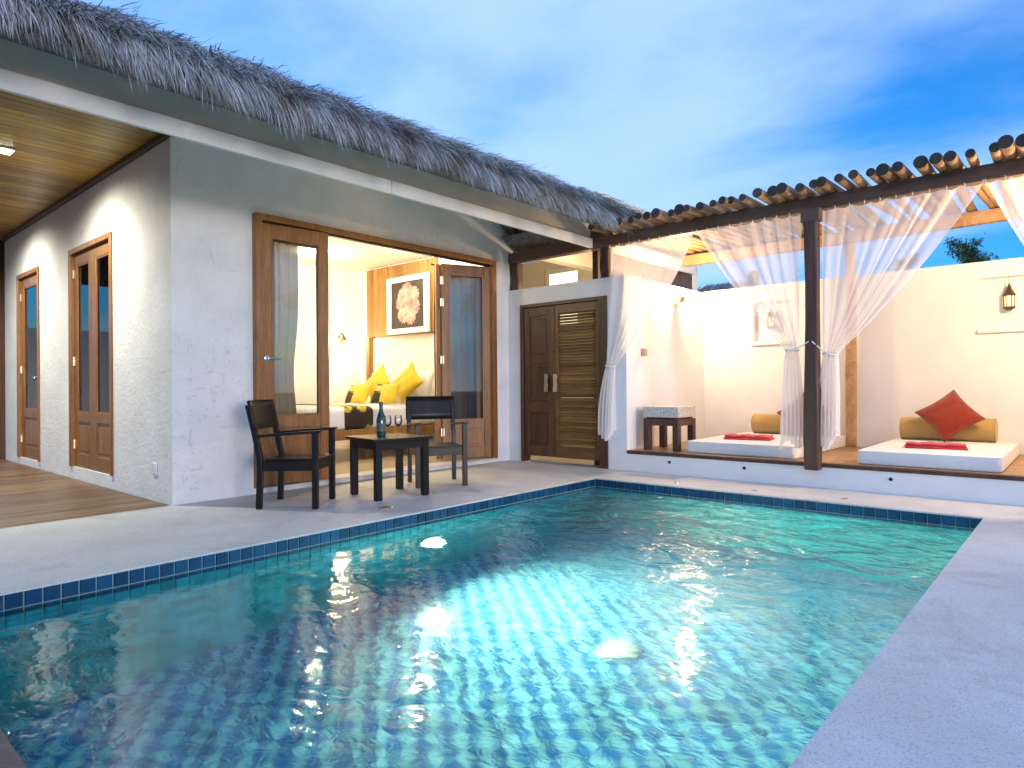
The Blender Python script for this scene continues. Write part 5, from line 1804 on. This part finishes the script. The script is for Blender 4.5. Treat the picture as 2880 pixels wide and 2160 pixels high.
def leafy_tree(name, label, loc, h, spread, n, seed, trunk_r=0.10, group=None, crown0=0.35, size=(0.10, 0.26)):
    rr = np.random.default_rng(seed)
    rd = random.Random(seed)
    t = thing(name, label, 'tree', loc, 0, group)
    m = MB()
    m.tube([(0, 0, 0), (0.05, 0.03, h * 0.35), (-0.04, 0.05, h * 0.7), (0.02, 0.0, h * 0.98)], [trunk_r, trunk_r * 0.75, trunk_r * 0.4, trunk_r * 0.08], 8)
    limbs = []
    for k in range(26):
        z0 = h * rd.uniform(crown0, 0.95)
        a_ = rd.uniform(0, 6.28)
        ln = spread * (1.15 - 0.85 * (z0 / h)) * rd.uniform(0.6, 1.1)
        e = (math.cos(a_) * ln, math.sin(a_) * ln, z0 + ln * rd.uniform(0.2, 0.7))
        m.tube([(0, 0, z0), (e[0] * 0.5, e[1] * 0.5, z0 + (e[2] - z0) * 0.35), e], [trunk_r * 0.25, trunk_r * 0.15, trunk_r * 0.04], 5)
        limbs.append(((0, 0, z0), e))
    m.build('trunk', 'bark', t)
    li = rr.integers(0, len(limbs), n)
    A = np.array([l_[0] for l_ in limbs])[li]
    E_ = np.array([l_[1] for l_ in limbs])[li]
    u = rr.uniform(0.25, 1.08, n)[:, None]
    root = A + (E_ - A) * u + rr.normal(0, 0.10, (n, 3)) * spread * 0.5
    d = rr.normal(0, 1, (n, 3)); d[:, 2] -= 0.15
    d /= np.linalg.norm(d, axis=1)[:, None]
    o = strands('crown', root, d, rr.uniform(size[0], size[1], n), rr.uniform(0.02, 0.05, n), rr.uniform(0.1, 0.5, n), rr.uniform(0, 1, n), 'leaves', t, 2)
    del o['kind']
    return t


leafy_tree('garden_tree', 'thin feathery tree against the sky above the pavilion wall', (-2.32, 20.0, -0.05), 4.80, 1.15, 3000, 5, crown0=0.62, size=(0.05, 0.14), group='trees beyond the pavilion wall')
leafy_tree('garden_tree', 'dark low bushy tree left of the thin tree above the wall', (-3.55, 20.0, -0.05), 4.45, 1.1, 6000, 6, crown0=0.5, size=(0.05, 0.16), group='trees beyond the pavilion wall')
leafy_tree('garden_tree', 'faint tree seen through the net curtain right of the post', (-7.75, 20.5, -0.05), 4.8, 0.8, 5000, 8, crown0=0.5, size=(0.05, 0.15), group='trees beyond the pavilion wall')

# neighbouring thatched roof peeping over the wall
nb = thing('neighbour_hut', 'grey thatched neighbouring roof peeping over the pavilion wall', 'building', (-6.2, 14.5, -0.05))
box('wall', 'plaster_warm', nb, -2.6, 1.4, 0.0, 3.0, 0.0, 2.6)
m = MB()
m.add([(-3.2, -0.6, 2.50), (2.0, -0.6, 2.50), (2.0, 3.6, 2.50), (-3.2, 3.6, 2.50), (-0.9, 1.5, 3.6), (-0.3, 1.5, 3.6),
       (-3.2, -0.6, 2.40), (2.0, -0.6, 2.40), (2.0, 3.6, 2.40), (-3.2, 3.6, 2.40)],
      [(0, 1, 5, 4), (1, 2, 5), (2, 3, 4, 5), (3, 0, 4), (0, 6, 7, 1), (1, 7, 8, 2), (2, 8, 9, 3), (3, 9, 6, 0), (9, 8, 7, 6)])
m.build('roof', 'thatch_base', nb, smooth=False)
n = 7000
x = rng.uniform(-3.2, 2.05, n)
s = rng.uniform(0, 1, n)
root = np.stack([x * (1 - s * 0.8) - 0.5 * s, -0.6 + 2.1 * s, 2.52 + 1.1 * s + rng.normal(0, 0.02, n)], 1)
d = np.stack([rng.normal(0, 0.2, n), np.full(n, -0.85), np.full(n, -0.5) + rng.normal(0, 0.15, n)], 1)
d /= np.linalg.norm(d, axis=1)[:, None]
o = strands('thatch', root, d, rng.uniform(0.15, 0.35, n), rng.uniform(0.01, 0.02, n), rng.uniform(0.1, 0.5, n), rng.normal(0.42, 0.18, n), 'thatch', nb)
